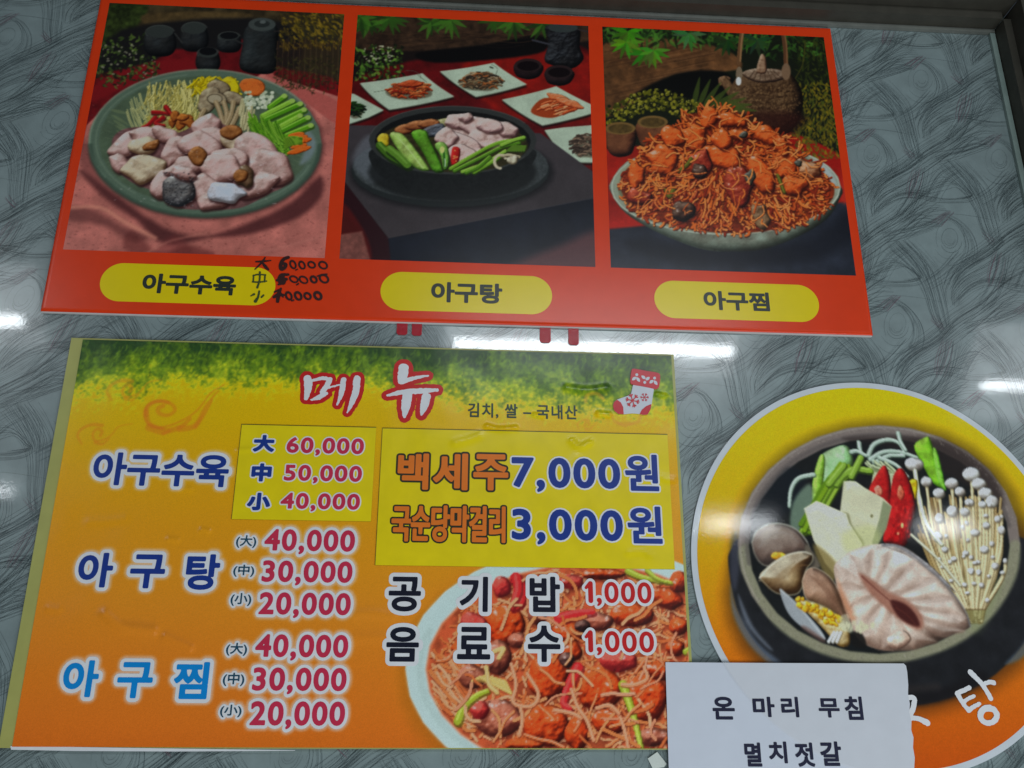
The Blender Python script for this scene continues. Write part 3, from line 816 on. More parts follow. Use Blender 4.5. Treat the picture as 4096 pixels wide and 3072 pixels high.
for q in ((1018, 448, 945, 500), (1020, 452, 1076, 528), (1170, 480, 1102, 426), (1172, 500, 1238, 450), (1300, 500, 1236, 552), (1308, 505, 1366, 580)): lf(*q)
for x, y in ((1025, 410), (1157, 537), (1320, 466)):
    sh([(x + 24 * math.cos(a), y + 24 * math.sin(a)) for a in np.radians(range(0, 360, 45))], M_swhite, 'berry', True, 0.0004)
def flake(cx, cy, r, w, a0):
    S = []
    for k in range(6):
        a = math.radians(a0 + 60 * k); c, s_ = math.cos(a), math.sin(a)
        S.append(([(cx, cy), (cx + r * c, cy + r * s_)], [w, w]))
        for sg in (-1, 1):
            b = a + sg * .75
            S.append(([(cx + r * .62 * c, cy + r * .62 * s_), (cx + r * .62 * c + r * .34 * math.cos(b), cy + r * .62 * s_ + r * .34 * math.sin(b))], [w, w * 1.2]))
    brush([(k1(p), [x / 4.1475 for x in ws]) for p, ws in S], M_sred, sk, YS - 0.0001, st=0.00025, name='snowflake', smooth=False)
flake(955, 840, 112, 18, 12); flake(1153, 786, 68, 10, 0)

# ------------------------------------------------------------------ round sticker
DC = (0.4722, 0.1642); DR = 0.2140; YD = 1.0030
rd = thing('round_sticker', 'large round yellow sticker with white rim showing a fish stew pot', 'sticker')
def disc_mesh(name, r0, r1, y, mat, parent, pr=None, g=G, nr=2, na=420, thick=None):
    rr_ = np.linspace(r0, r1, nr); th = np.linspace(0, 2 * np.pi, na, endpoint=False)
    R_, T_ = np.meshgrid(rr_, th, indexing='ij')
    U = DC[0] + R_ * np.cos(T_); W = DC[1] + R_ * np.sin(T_)
    V = np.c_[U.ravel(), np.full(U.size, y), W.ravel()]
    i = np.arange(U.size).reshape(U.shape); j = np.roll(i, -1, 1)
    q = np.stack([i[:-1], i[1:], j[1:], j[:-1]], -1).reshape(-1, 4)
    c = None
    if pr is not None: c = np.clip(pr.sample(U.ravel(), W.ravel()) * g, .0015, .86)
    if thick:
        n0 = len(V); V = np.vstack([V, np.c_[U[-1], np.full(na, y + thick), W[-1]]])
        k = np.arange(na); q = np.vstack([q, np.stack([i[-1], n0 + k, n0 + np.roll(k, -1), j[-1]], -1)])
    return link(name, mesh_np(name, V, q, None, c), mat, parent)
disc_mesh('white_rim', 0.0005, DR, YD, M_srim, rd, nr=3, na=240, thick=YW - YD - 0.0003)
YD2 = YD - 0.0002
b = lambda L: [(n1(p), [w / 1.386 for w in ws]) for p, ws in L]
brush(b([([(1848, 518), (1880, 572), (1912, 612)], [26, 24, 24]), ([(1848, 518), (1885, 500), (1915, 486)], [24, 24]), ([(1878, 568), (1905, 550), (1940, 532)], [20, 20]), ([(1912, 612), (1940, 592), (1972, 575)], [24, 20]),
         ([(1922, 400), (1985, 465), (2035, 545)], [30, 26, 26]), ([(1985, 470), (2025, 455), (2050, 458)], [20, 26]),
         ([(2022 + 46 * math.cos(a), 640 + 42 * math.sin(a)) for a in np.radians(range(-80, 300, 30))], [32, 28, 34])]), M_white, rd, YD2 - .0001, rough=0.0012, seed=3)
brush(b([([(1540, 548), (1605, 542), (1605, 590), (1590, 632)], [24, 28, 26]), ([(1540, 664), (1620, 655), (1680, 680)], [26, 24, 34])]), M_white, rd, YD2 - .0001, rough=0.0012, seed=3)

# ------------------------------------------------------------------ paper note and scrap
def sheet(name, pts, y, mat, parent=None, lift=0.0, st=0.004):
    p = PP(pts, y)
    me = bpy.data.meshes.new(name)
    n = len(p)
    V = [(a, y, b) for a, b in p] + [(a, y + 0.0003, b) for a, b in p]
    # photo order is clockwise seen from the room
    me.from_pydata(V, [], [tuple(range(n))[::-1], tuple(range(n, 2 * n))] + [(i, (i + 1) % n, (i + 1) % n + n, i + n) for i in range(n)])
    return link(name, me, mat, parent)
YN = 1.0
nt_ = thing('paper_note', 'white paper note with two printed lines, taped over the menu and sticker', 'note')
edge = [(3615, 2654), (3624, 2663), (3629, 2689), (3633, 2740), (3632, 2780), (3640, 2815), (3637, 2850), (3646, 2885), (3645, 2920), (3654, 2950), (3652, 2990), (3659, 3030), (3657, 3072), (3668, 3330)]
sheet('paper', [(2662, 2649), (3100, 2652)] + edge + [(2683, 3330)], YN, M_paper, nt_)
def nt(s, a, b, tp): text(s, a, b, tp, 0.00075, M_ink, nt_, YN + .0001, st=0.00035)
for s, a, b, tp in (('온', (2853, 2878), (2942, 2879), 2787), ('마', (3014, 2868), (3102, 2869), 2787), ('리', (3128, 2869), (3198, 2870), 2787), ('무', (3278, 2870), (3362, 2871), 2793), ('침', (3384, 2880), (3456, 2880), 2786),
                    ('멸', (2982, 3066), (3050, 3067), 2970), ('치', (3079, 3053), (3152, 3054), 2966), ('젓', (3185, 3067), (3262, 3068), 2970), ('갈', (3286, 3064), (3371, 3064), 2966)):
    nt(s, a, b, tp)
scrap = thing('paper_scrap', 'tiny white paper scrap on the glass below the menu board', 'paper scrap')
sheet('paper', m4([(1882, 1318), (1942, 1276), (2002, 1352), (1985, 1372), (1915, 1385)]), YW - 0.0018, surf('scrap_paper', (0.66, 0.72, 0.66), rough=.6), scrap)
PB = 1.0 - 0.00012
KS = 0.00028
def bg_noise(p, s, amt, seed):
    n = fbm(p.X, p.Y, s * p.k, seed) - .5
    p.img *= (1 + amt * 2 * n[..., None])
# ---------------------------------------------------------------- dish photograph: raw fish slices on a green plate
def photo1():
    p = Print(-0.4617, .5167, -0.1603, .8752, 0.0010, c1, 11, KS / 1.276); R = p.rs
    p.fill((52, 48, 34))
    p.poly([(330, 0), (1600, 0), (1600, 90), (1250, 110), (900, 120), (560, 140), (330, 120)], (62, 52, 34), 12, tex=(60, .5, 3))
    p.poly([(380, 20), (560, 30), (520, 120), (450, 200), (330, 220), (330, 100)], (48, 58, 26), 14, tex=(30, .6, 4))
    p.poly([(560, 70), (950, 60), (1100, 80), (940, 120), (700, 130), (560, 130)], (84, 68, 42), 12, tex=(40, .3, 8))
    p.poly([(430, 150), (1250, 110), (1260, 400), (400, 420)], (30, 28, 28), 20)
    # red cloth behind the plate
    p.poly([(560, 330), (700, 250), (900, 270), (1060, 200), (1200, 330), (1560, 430), (1560, 700), (230, 760), (260, 420)], (104, 22, 26), 14, tex=(50, .25, 6))
    p.poly([(430, 360), (700, 300), (900, 350), (500, 430), (280, 520), (290, 440)], (120, 26, 30), 14)
    # pink table cloth
    p.poly([(100, 1320), (250, 640), (300, 590), (700, 700), (1150, 370), (1560, 500), (1560, 1330)], (172, 108, 98), 6, smooth=False, tex=(90, .18, 7))
    p.poly([(1150, 372), (1210, 360), (1230, 400), (1540, 520), (1540, 640), (1300, 470)], (168, 92, 84), 8)
    for k in range(900):                                             # woven dots
        x = R.uniform(120, 1530); y = R.uniform(520, 1300)
        p.line([(x, y), (x + 7, y + 2)], 4, (178, 118, 106) if k % 2 else (104, 54, 50), soft=2, alpha=.6, smooth=False)
    for q, c, a in (([(230, 870), (330, 1000), (500, 1120), (620, 1230), (760, 1240), (1100, 1130), (1300, 1030), (1440, 900), (1450, 1000), (1330, 1110), (1100, 1190), (900, 1210), (640, 1160)], (70, 34, 36), .75),
                    ([(150, 1060), (260, 1060), (420, 1150), (560, 1210), (480, 1230), (330, 1150), (160, 1120)], (100, 56, 54), .6),
                    ([(700, 1200), (800, 1280), (900, 1300), (720, 1310), (600, 1290)], (120, 60, 58), .5),
                    ([(200, 680), (260, 760), (330, 960), (250, 900), (210, 800)], (104, 60, 58), .5)):
        p.poly(q, c, 22, a)
    p.line([(160, 1060), (320, 1060), (440, 1130), (600, 1215)], 20, (200, 138, 118), soft=14, alpha=.75)
    p.poly([(480, 1180), (620, 1290), (760, 1250), (900, 1300), (560, 1330), (440, 1260)], (92, 42, 40), 20, .5)
    p.line([(560, 1290), (680, 1230), (860, 1190)], 12, (182, 122, 108), soft=12, alpha=.5)
    p.line([(1100, 1300), (1330, 1240), (1480, 1200)], 12, (186, 124, 112), soft=14, alpha=.45)
    # plants at the left
    for k in range(260):
        x = R.uniform(300, 620); y = R.uniform(180, 440)
        if y > 460 - .25 * (x - 300): continue
        p.leaf(x, y, R.uniform(16, 34), R.uniform(8, 15), R.uniform(0, 360), [(66, 84, 38), (42, 54, 28), (92, 112, 50), (30, 34, 22)][k % 4], 2, .8)
    for k in range(46): p.ell(R.uniform(330, 600), R.uniform(220, 440), R.uniform(3, 8), R.uniform(3, 6), (150, 146, 124), soft=2, alpha=.7)
    # black pots and jars
    D = (30, 31, 32)
    def pot(cx, cy, rx, ry, lid):
        p.lump([(cx - rx, cy), (cx - rx * .95, cy + ry * .7), (cx - rx * .5, cy + ry * 1.1), (cx + rx * .5, cy + ry * 1.1), (cx + rx * .95, cy + ry * .7), (cx + rx, cy), (cx + rx * .6, cy - ry * .8), (cx - rx * .6, cy - ry * .8)], (16, 16, 18), (34, 35, 36), (66, 68, 66), R=60, nz=.1, soft=3)
        p.ell(cx, cy - ry * .5, rx * .85, ry * .42, (56, 60, 57), soft=3); p.ring(cx, cy - ry * .45, rx * .9, ry * .46, 6, (84, 88, 82), 150, 350, soft=3, alpha=.7)
    pot(625, 200, 82, 78, 1); pot(800, 180, 72, 74, 1); pot(978, 210, 62, 52, 1); pot(870, 300, 62, 62, 1)
    p.ell(870, 262, 44, 20, (16, 16, 18)); p.ell(978, 182, 46, 18, (20, 20, 22))
    p.line([(700, 170), (740, 220)], 8, (60, 60, 58)); p.line([(1010, 205), (1060, 230)], 10, (50, 50, 48))
    p.lump([(1075, 130), (1215, 130), (1225, 240), (1215, 360), (1130, 378), (1035, 350), (1045, 240)], (15, 16, 17), (36, 38, 38), (60, 63, 62), R=60, nz=.12, soft=3)
    p.ell(1146, 125, 70, 34, (70, 75, 72), soft=3); p.ell(1146, 122, 40, 18, (46, 50, 48)); p.ell(1150, 112, 16, 9, (90, 95, 92))
    p.line([(1210, 160), (1265, 160), (1285, 190), (1250, 230), (1222, 250)], 12, (44, 40, 38))
    # mustard plant and twig fence at the right
    for k in range(420):
        x = R.uniform(1230, 1570); y = R.uniform(60, 240)
        p.leaf(x, y, R.uniform(14, 40), R.uniform(6, 12), R.uniform(10, 80), [(112, 94, 26), (76, 66, 24), (140, 116, 36), (54, 44, 26)][k % 4], 2, .75)
    for k in range(34):
        x = 1225 + k * 9.5; y0 = 210 + R.uniform(-20, 20); p.line([(x, y0), (x - 6, 420 + R.uniform(-30, 40))], 5, (58, 38, 26) if k % 3 else (84, 60, 40), soft=2, alpha=.85)
    for k in range(200):
        x = R.uniform(1215, 1540); y = R.uniform(290, 470)
        p.leaf(x, y, R.uniform(14, 30), 8, R.uniform(0, 360), [(56, 52, 28), (40, 38, 24), (78, 70, 38)][k % 3], 2, .7)
    # plate
    p.ell(862, 742, 600, 378, (70, 38, 38), soft=26, alpha=.7)
    p.ell(855, 733, 596, 376, (92, 108, 92), soft=3)
    p.ring(855, 722, 590, 366, 12, (128, 144, 124), 150, 330, soft=5, alpha=.8)
    p.ring(855, 742, 586, 364, 26, (62, 78, 66), 0, 180, soft=10, alpha=.7)
    p.ell(858, 722, 545, 335, (84, 98, 78), soft=8, tex=(60, .12, 9))
    p.ring(858, 722, 560, 345, 8, (118, 132, 112), 130, 260, soft=5, alpha=.6)
    p.ring(858, 726, 562, 346, 8, (116, 132, 116), 20, 80, soft=6, alpha=.6)
    p.poly([(1360, 640), (1420, 720), (1400, 800), (1340, 840), (1370, 740)], (128, 138, 144), 16, .7)
    for k in range(60):
        a = R.uniform(0, 6.28); r = R.uniform(.86, .97); x, y = 858 + 545 * r * math.cos(a), 722 + 335 * r * math.sin(a)
        p.line([(x, y), (x - 34 * math.cos(a + .3), y - 22 * math.sin(a + .3))], 5, (112, 124, 98), soft=3, alpha=.5)
    for k in range(7): p.leaf(370 + k * 8, 560 + k * 26, 110, 16, R.uniform(10, 40), (110, 122, 90), 4, .7)
    # bean sprouts, egg strips, carrot, mushrooms
    for k in range(230):
        x = R.uniform(560, 840); y = R.uniform(410, 640); a = R.uniform(1.1, 2.0)
        p.strand([(x, y), (x + 60 * math.cos(a), y + 60 * math.sin(a)), (x + 110 * math.cos(a + .2), y + 110 * math.sin(a + .2))], R.uniform(5, 9), [(188, 178, 110), (168, 156, 84), (206, 196, 130), (150, 142, 86)][k % 4], (112, 104, 50), (222, 214, 160) if k % 3 == 0 else None)
    for k in range(24):
        x = R.uniform(450, 600); y = R.uniform(470, 600); p.strand([(x, y), (x + 14, y + 50), (x + 44, y + 110)], 6, (160, 160, 110), (100, 104, 70), (192, 192, 150))
    for k in range(130):
        x = R.uniform(800, 1010); y = R.uniform(385, 450) + abs(x - 900) * .12
        p.strand([(x, y), (x + R.uniform(-40, 40), y + R.uniform(10, 50))], 9, [(196, 176, 20), (170, 150, 10), (214, 196, 50)][k % 3], (120, 104, 10))
    p.lump(p.blobp(1098, 445, 66, 46, 10, 10, .06), (140, 70, 20), (196, 104, 42), (212, 124, 60), R=20, nz=.2)
    p.lump([(990, 390), (1030, 440), (1020, 500), (960, 480), (930, 420)], (140, 124, 10), (190, 170, 20), (206, 190, 50), R=26)
    for cx, cy, rx, ry, a in ((925, 445, 60, 36, 10), (880, 490, 58, 40, -30), (1000, 500, 58, 34, 20), (860, 540, 44, 44, 0), (920, 510, 48, 34, 0)):
        p.lump(p.blobp(cx, cy, rx, ry, a, 10, .1), (74, 62, 46), (132, 116, 92), (172, 158, 130), R=26, nz=.3, seed=cx)
    p.ell(905, 505, 36, 22, (160, 148, 124), soft=4); p.ring(905, 505, 38, 24, 5, (84, 72, 54))
    for q in ([(910, 520), (930, 570), (950, 640)], [(950, 520), (965, 580), (960, 650)], [(1000, 520), (985, 590), (960, 640)], [(850, 560), (830, 600), (835, 640)], [(1030, 550), (1010, 600), (985, 650)]):
        p.strand(q, 26, (150, 130, 98), (80, 66, 46), (186, 168, 136))
    # enoki, spring onion, chives
    for k in range(60):
        x = R.uniform(1035, 1110); y = R.uniform(500, 640); p.strand([(x, y), (x - 8, y + 60)], 6, (186, 178, 138), (120, 112, 80))
    for k in range(50): p.ell(R.uniform(1060, 1200), R.uniform(470, 560), 10, 8, [(200, 202, 180), (170, 176, 150)][k % 2], soft=2)
    for k, (x0, y0, x1, y1) in enumerate(((1185, 545, 1260, 490), (1150, 590, 1300, 515), (1160, 610, 1340, 530), (1190, 640, 1360, 560), (1210, 660, 1340, 590), (1240, 670, 1380, 600), (1270, 690, 1395, 640))):
        p.strand([(x0, y0), (x1, y1)], 30, [(96, 148, 30), (132, 172, 60), (84, 140, 24)][k % 3], (50, 84, 14), (164, 200, 96)); p.ell(x1, y1, 15, 12, (150, 176, 90))
    for k in range(70):
        t = R.rand(); x = 1070 + 170 * t + R.uniform(-10, 10); y = 590 + 60 * t + R.uniform(-20, 40)
        p.strand([(x, y), (x + 25, y + 60), (1200 + 90 * t, 750 + R.uniform(-20, 45))], 8, [(98, 146, 30), (66, 116, 20), (126, 166, 56)][k % 3], (36, 66, 12), (150, 188, 80) if k % 2 else None)
    for k in range(7): p.lump(p.blobp(1320 + (k % 3) * 18, 690 + k * 14, 44, 14, -12, 8, .1), (130, 60, 10), (206, 98, 28), (224, 130, 56), R=10, seed=k)
    for k in range(12): p.strand([(1260, 760 - k * 5), (1300, 740 - k * 4), (1350, 735 - k * 3)], 6, (126, 160, 50), (60, 90, 20))
    # red pepper, dark small pieces
    for q in ([(590, 572), (640, 575), (700, 590)], [(655, 545), (680, 580), (700, 600)], [(600, 600), (560, 640), (535, 650)], [(640, 600), (600, 630), (650, 640)]):
        p.strand(q, 26, (140, 22, 26), (70, 10, 12), (190, 60, 50), 8)
    for cx, cy in ((690, 620), (730, 635), (760, 610), (700, 590), (780, 630), (745, 600)): p.lump(p.blobp(cx, cy, 34, 22, R.uniform(0, 180)), (80, 30, 10), (146, 84, 34), (184, 120, 56), R=18, seed=cx)
    # fish slices
    base = [(380, 720), (440, 660), (560, 650), (700, 680), (800, 640), (860, 610), (960, 640), (1020, 680), (1090, 700), (1200, 760), (1280, 830), (1270, 940), (1180, 990), (1040, 1060), (880, 1070), (720, 1060), (600, 980), (480, 930), (400, 850)]
    p.poly(base, (110, 78, 76), 5, tex=(40, .3, 12))
    P_ = ((100, 66, 60), (176, 142, 134), (214, 198, 190)); Q_ = ((96, 70, 50), (176, 158, 132), (212, 202, 178)); D_ = ((34, 34, 36), (76, 72, 72), (150, 146, 140))
    L = [(450, 740, 90, 56, -30, P_), (560, 690, 90, 44, 0, P_), (660, 690, 80, 40, 20, P_), (540, 745, 84, 48, -10, Q_), (860, 640, 76, 56, -40, P_), (900, 700, 76, 50, 20, P_), (700, 770, 90, 60, -60, P_),
         (830, 740, 110, 66, 10, P_), (1010, 740, 80, 50, 30, Q_), (1120, 770, 120, 76, 30, P_), (1180, 860, 120, 90, 20, P_), (980, 810, 90, 60, 10, P_), (420, 830, 60, 44, 40, P_), (550, 860, 118, 76, 5, Q_),
         (640, 940, 90, 60, -40, P_), (760, 850, 110, 50, -20, P_), (930, 860, 110, 84, 15, P_), (1120, 950, 110, 60, -20, P_), (850, 960, 90, 70, 10, P_), (900, 1020, 100, 50, -10, P_), (960, 980, 100, 54, 5, ((110, 104, 104), (182, 184, 190), (212, 214, 220))),
         (720, 980, 86, 84, 20, D_), (1060, 900, 50, 60, 10, ((60, 44, 30), (110, 84, 62), (150, 130, 104))), (750, 880, 70, 34, 20, P_)]
    for i, (cx, cy, rx, ry, a, c) in enumerate(L):
        bp = p.blobp(cx, cy, rx, ry, a, 11, .17)
        p.poly([(x + 5, y + 12) for x, y in bp], (54, 28, 28), 9, .8)
        p.lump(bp, *c, R=46, nz=.34, ns=70, seed=i * 7 + 3, spec=40, edge=.12)
    for cx, cy, rx, ry, a in ((585, 745, 46, 28, -20), (820, 800, 44, 48, 30), (985, 680, 54, 40, 0), (1040, 900, 36, 30, 0)):
        p.lump(p.blobp(cx, cy, rx, ry, a), (70, 34, 12), (132, 84, 42), (170, 120, 76), R=24, nz=.3, seed=cx)
    for k in range(90):
        x, y = R.uniform(400, 1260), R.uniform(660, 1040)
        p.line([(x, y), (x + R.uniform(-20, 20), y + R.uniform(-8, 8))], 3, (214, 204, 204), soft=2, alpha=.5)
    for k in range(120):
        x, y = R.uniform(640, 800), R.uniform(880, 1060); p.ell(x, y, 4, 3, (36, 36, 40) if k % 3 else (140, 140, 140), soft=2, alpha=.6)
    bg_noise(p, 9, .05, 3); p.soften(.16)
    return p
# ---------------------------------------------------------------- dish photograph: hot pot with side dishes
def photo2():
    p = Print(-0.1430, .5167, .1623, .8752, 0.0010, c2, 12, KS / 1.276); R = p.rs
    p.fill((30, 22, 20))
    p.poly([(0, 560), (200, 380), (500, 300), (860, 260), (1400, 280), (1400, 900), (0, 900)], (92, 18, 20), 16, tex=(70, .3, 4))
    p.poly([(700, 330), (960, 250), (1400, 300), (1400, 600), (1100, 620), (860, 560)], (128, 26, 18), 26, tex=(60, .25, 5))
    p.poly([(150, 60), (1400, 110), (1400, 200), (900, 250), (500, 260), (150, 240)], (60, 44, 32), 10, tex=(36, .45, 6))
    p.poly([(470, 270), (800, 230), (1100, 180), (1120, 260), (900, 300), (560, 320)], (14, 12, 12), 12)
    for k in range(26):
        y = 200 + R.uniform(-40, 40); x = R.uniform(200, 900); p.line([(x, y), (x + 120, y + 8), (x + 220, y - 6)], 5, (84, 60, 42) if k % 2 else (40, 28, 22), soft=4, alpha=.6)
    for cx, cy in ((230, 130), (330, 110), (540, 130), (640, 120), (870, 120), (960, 130), (1110, 140), (180, 110)):
        for a in range(-20, 220, 26): p.leaf(cx, cy - 20, R.uniform(70, 110), 22, a + R.uniform(-8, 8), [(52, 88, 30), (38, 64, 24), (70, 112, 38)][int(R.randint(3))], 4, .85)
    for k in range(240):
        x = R.uniform(150, 400); y = R.uniform(240, 410)
        p.leaf(x, y, R.uniform(14, 30), R.uniform(8, 16), R.uniform(0, 360), [(70, 104, 38), (38, 54, 24), (104, 140, 54), (26, 30, 18)][k % 4], 2, .8)
    for k in range(34): p.ell(R.uniform(200, 350), R.uniform(235, 330), R.uniform(3, 9), R.uniform(3, 6), (176, 176, 148), soft=2, alpha=.75)
    # tall dark jar and cups
    p.lump([(1130, 130), (1290, 140), (1300, 240), (1320, 300), (1260, 350), (1150, 330), (1120, 300), (1140, 220)], (14, 14, 16), (32, 32, 35), (64, 66, 68), R=60, nz=.35, ns=24)
    p.ell(1215, 142, 76, 24, (58, 64, 62), soft=3); p.line([(1060, 205), (1140, 225)], 14, (60, 60, 66)); p.line([(1290, 150), (1350, 165)], 10, (60, 50, 50))
    for cx, cy in ((1037, 345), (1195, 378)):
        p.lump([(cx - 72, cy - 14), (cx - 62, cy + 40), (cx - 20, cy + 58), (cx + 24, cy + 58), (cx + 62, cy + 38), (cx + 76, cy - 10), (cx, cy - 40)], (14, 10, 12), (36, 24, 26), (60, 44, 44), R=40, nz=.1)
        p.ell(cx, cy - 12, 70, 34, (48, 34, 34), soft=3); p.ell(cx, cy - 8, 56, 25, (18, 8, 10), soft=3)
    # side plates
    W = (168, 180, 160)
    def sq(q, sh=14):
        p.poly([(x + 2, y + sh) for x, y in q], (30, 14, 14), 8, .8, smooth=False); p.poly([(x, y + 5) for x, y in q], (92, 96, 82), 3, smooth=False); p.poly(q, W, 3, smooth=False, tex=(90, .08, 5))
    def curve(q, n=8):
        out = []
        for i in range(len(q)):
            a = q[i]; b = q[(i + 1) % len(q)]; mx = (a[0] + b[0]) / 2; my = (a[1] + b[1]) / 2; cx = sum(v[0] for v in q) / len(q); cy = sum(v[1] for v in q) / len(q)
            c = (mx + (cx - mx) * .09, my + (cy - my) * .09) if i in (0, 1, ) else (mx - (cx - mx) * .12, my - (cy - my) * .12)
            for k in range(n):
                t = k / n; out.append(((1 - t) ** 2 * a[0] + 2 * t * (1 - t) * c[0] + t * t * b[0], (1 - t) ** 2 * a[1] + 2 * t * (1 - t) * c[1] + t * t * b[1]))
        return out
    sq(curve([(178, 424), (498, 374), (660, 492), (328, 560)])); sq(curve([(586, 364), (862, 320), (1030, 430), (770, 494)])); sq(curve([(902, 508), (1180, 440), (1420, 560), (1110, 640)]))
    sq([(100, 470), (150, 480), (300, 562), (220, 600), (100, 640)]); sq([(1120, 664), (1220, 650), (1400, 636), (1400, 830), (1290, 828), (1200, 780)])
    p.ring(430, 400, 60, 40, 3, (90, 100, 84), 250, 360); p.line([(250, 470), (320, 460)], 3, (96, 104, 86)); p.line([(470, 380), (520, 420)], 3, (96, 100, 80)); p.ell(850, 345, 12, 4, (70, 74, 60), 20); p.line([(850, 330), (880, 350), (870, 385)], 3, (90, 96, 80))
    def heap(cx, cy, rx, ry, cs, n, w=9, seed=0):
        p.poly(p.blobp(cx, cy + 8, rx * 1.02, ry * 1.05, 0, 12, .1), (96, 88, 70), 8, .8)
        for k in range(n):
            a = R.uniform(0, 6.28); r = R.rand() ** .5; x, y = cx + rx * r * math.cos(a), cy + ry * r * math.sin(a) - (1 - r) * 12; b = R.uniform(-.8, .8)
            c = cs[R.randint(len(cs))]
            p.strand([(x - 18 * math.cos(b), y - 9 * math.sin(b)), (x, y - 6), (x + 22 * math.cos(b), y + 12 * math.sin(b))], R.uniform(w * .7, w * 1.2), c, tuple(v * .45 for v in c), tuple(min(255, v * 1.25) for v in c) if k % 2 else None)
    heap(430, 462, 112, 40, [(160, 66, 30), (180, 96, 50), (130, 40, 24), (190, 120, 70)], 120)
    p.lump(p.blobp(430, 430, 60, 20), (90, 26, 14), (156, 62, 28), (190, 100, 60), R=16, nz=.6, ns=14)
    heap(795, 415, 100, 42, [(130, 112, 84), (100, 76, 54), (156, 134, 104), (150, 92, 50), (60, 50, 40)], 120)
    p.poly([(1052, 560), (1120, 500), (1240, 520), (1302, 550), (1240, 575), (1160, 602), (1080, 590)], (150, 66, 30), 4)
    for k in range(46):
        x, y = R.uniform(1060, 1230), R.uniform(515, 590); L_ = R.uniform(30, 60)
        if y > 560 + (x - 1060) * .25 or y < 560 - (x - 1050) * .5: continue
        c = [(188, 92, 46), (200, 122, 74), (170, 66, 30), (206, 156, 110)][k % 4]; p.strand([(x, y), (x + L_ * .5, y - L_ * .22), (x + L_, y - L_ * .34)], R.uniform(7, 12), c, (100, 34, 14), (226, 176, 136) if k % 3 == 0 else None)
    for k in range(3): p.lump(p.blobp(1190 + k * 36, 500 + k * 16, 60, 18, 18), (130, 50, 24), (192, 106, 60), (216, 156, 116), R=14, nz=.5, ns=18, seed=k + 30)
    heap(1330, 740, 70, 56, [(96, 78, 64), (70, 56, 48), (128, 106, 88)], 90)
    heap(150, 560, 40, 34, [(30, 50, 26), (40, 70, 30), (20, 30, 20)], 40)
    # stone table slab
    p.poly([(60, 640), (240, 640), (1100, 680), (1400, 900), (1400, 1008), (322, 1215), (100, 930)], (66, 60, 62), 4, smooth=False, tex=(120, .12, 9))
    p.poly([(322, 1217), (1400, 1004), (1400, 1400), (340, 1400)], (30, 34, 44), 4, smooth=False, tex=(120, .2, 9))
    p.poly([(60, 900), (100, 930), (322, 1216), (345, 1400), (230, 1400), (200, 1190), (60, 1060)], (48, 20, 26), 5, smooth=False)
    p.poly([(60, 1020), (200, 1180), (230, 1340), (60, 1340)], (90, 24, 22), 12, .8)
    p.poly([(60, 1200), (190, 1180), (235, 1340), (60, 1340)], (120, 76, 68), 8, smooth=False, tex=(20, .2, 5))
    p.poly([(900, 1400), (1000, 1330), (1200, 1250), (1400, 1180), (1400, 1400)], (104, 66, 66), 40, .8)
    p.line([(322, 1215), (1400, 1006)], 4, (92, 86, 86), soft=3, alpha=.6)
    # trivet and pot
    p.ell(648, 880, 520, 196, (24, 24, 26), soft=30, alpha=.8); p.ell(640, 870, 506, 188, (42, 46, 46), soft=3); p.ell(642, 852, 500, 178, (66, 70, 70), soft=4, tex=(8, .25, 9))
    p.poly([(140, 820), (170, 740), (230, 690), (250, 800), (300, 900), (240, 930), (170, 880)], (112, 116, 122), 22, .6)
    p.ell(650, 880, 430, 150, (28, 30, 30), soft=20, alpha=.8)
    p.poly([(400, 760), (236, 765), (238, 840), (300, 910), (430, 970), (650, 990), (850, 970), (990, 900), (1062, 830), (1068, 765), (900, 760)], (34, 36, 36), 3, tex=(14, .2, 3))
    p.ell(652, 716, 428, 176, (56, 58, 56), soft=3); p.ring(652, 714, 424, 172, 6, (92, 94, 90), 190, 330, soft=3, alpha=.6); p.ring(652, 716, 420, 168, 5, (84, 86, 84), 30, 150, soft=3, alpha=.5); p.ell(652, 722, 398, 156, (24, 24, 24), soft=4)
    # contents
    p.poly([(290, 700), (380, 640), (560, 610), (800, 600), (960, 660), (1030, 720), (1020, 780), (900, 850), (700, 880), (480, 860), (320, 800)], (56, 50, 28), 6, tex=(20, .4, 5))
    p.lump([(560, 620), (640, 600), (760, 600), (720, 640), (600, 650)], (90, 84, 50), (150, 146, 96), (176, 172, 130), R=20)
    for cx, cy, rx, ry in ((410, 660, 60, 26), (470, 640, 60, 26), (530, 632, 56, 24)): p.lump(p.blobp(cx, cy, rx, ry, -8, 10, .06), (60, 26, 12), (128, 74, 40), (180, 126, 84), R=22, seed=cx)
    p.lump([(520, 650), (600, 630), (612, 680), (560, 700), (480, 690)], (30, 32, 36), (72, 74, 80), (120, 122, 128), R=20, nz=.6, ns=14)
    P_ = ((110, 78, 76), (186, 158, 150), (218, 202, 192))
    for i, (cx, cy, rx, ry, a) in enumerate(((700, 680, 100, 60, 10), (680, 620, 70, 40, 0), (780, 650, 90, 50, 10), (850, 690, 110, 66, -10), (930, 660, 60, 40, 20), (700, 740, 110, 60, 20), (620, 700, 60, 50, 0), (700, 790, 70, 50, 10), (840, 640, 70, 36, 0), (720, 600, 40, 24, 0))):
        b = p.blobp(cx, cy, rx, ry, a, 11, .15); p.poly([(x + 4, y + 10) for x, y in b], (70, 40, 36), 7, .75); p.lump(b, *P_, R=30, nz=.4, ns=36, seed=i * 5 + 2, spec=26)
    p.lump(p.blobp(295, 715, 30, 36), (120, 100, 10), (190, 168, 40), (206, 190, 80), R=20)
    for q, c in (([(280, 740), (330, 790), (400, 830)], (70, 104, 30)), ([(330, 760), (380, 800), (420, 840)], (92, 128, 44))): p.strand(q, 46, c, (30, 50, 14), (120, 156, 70))
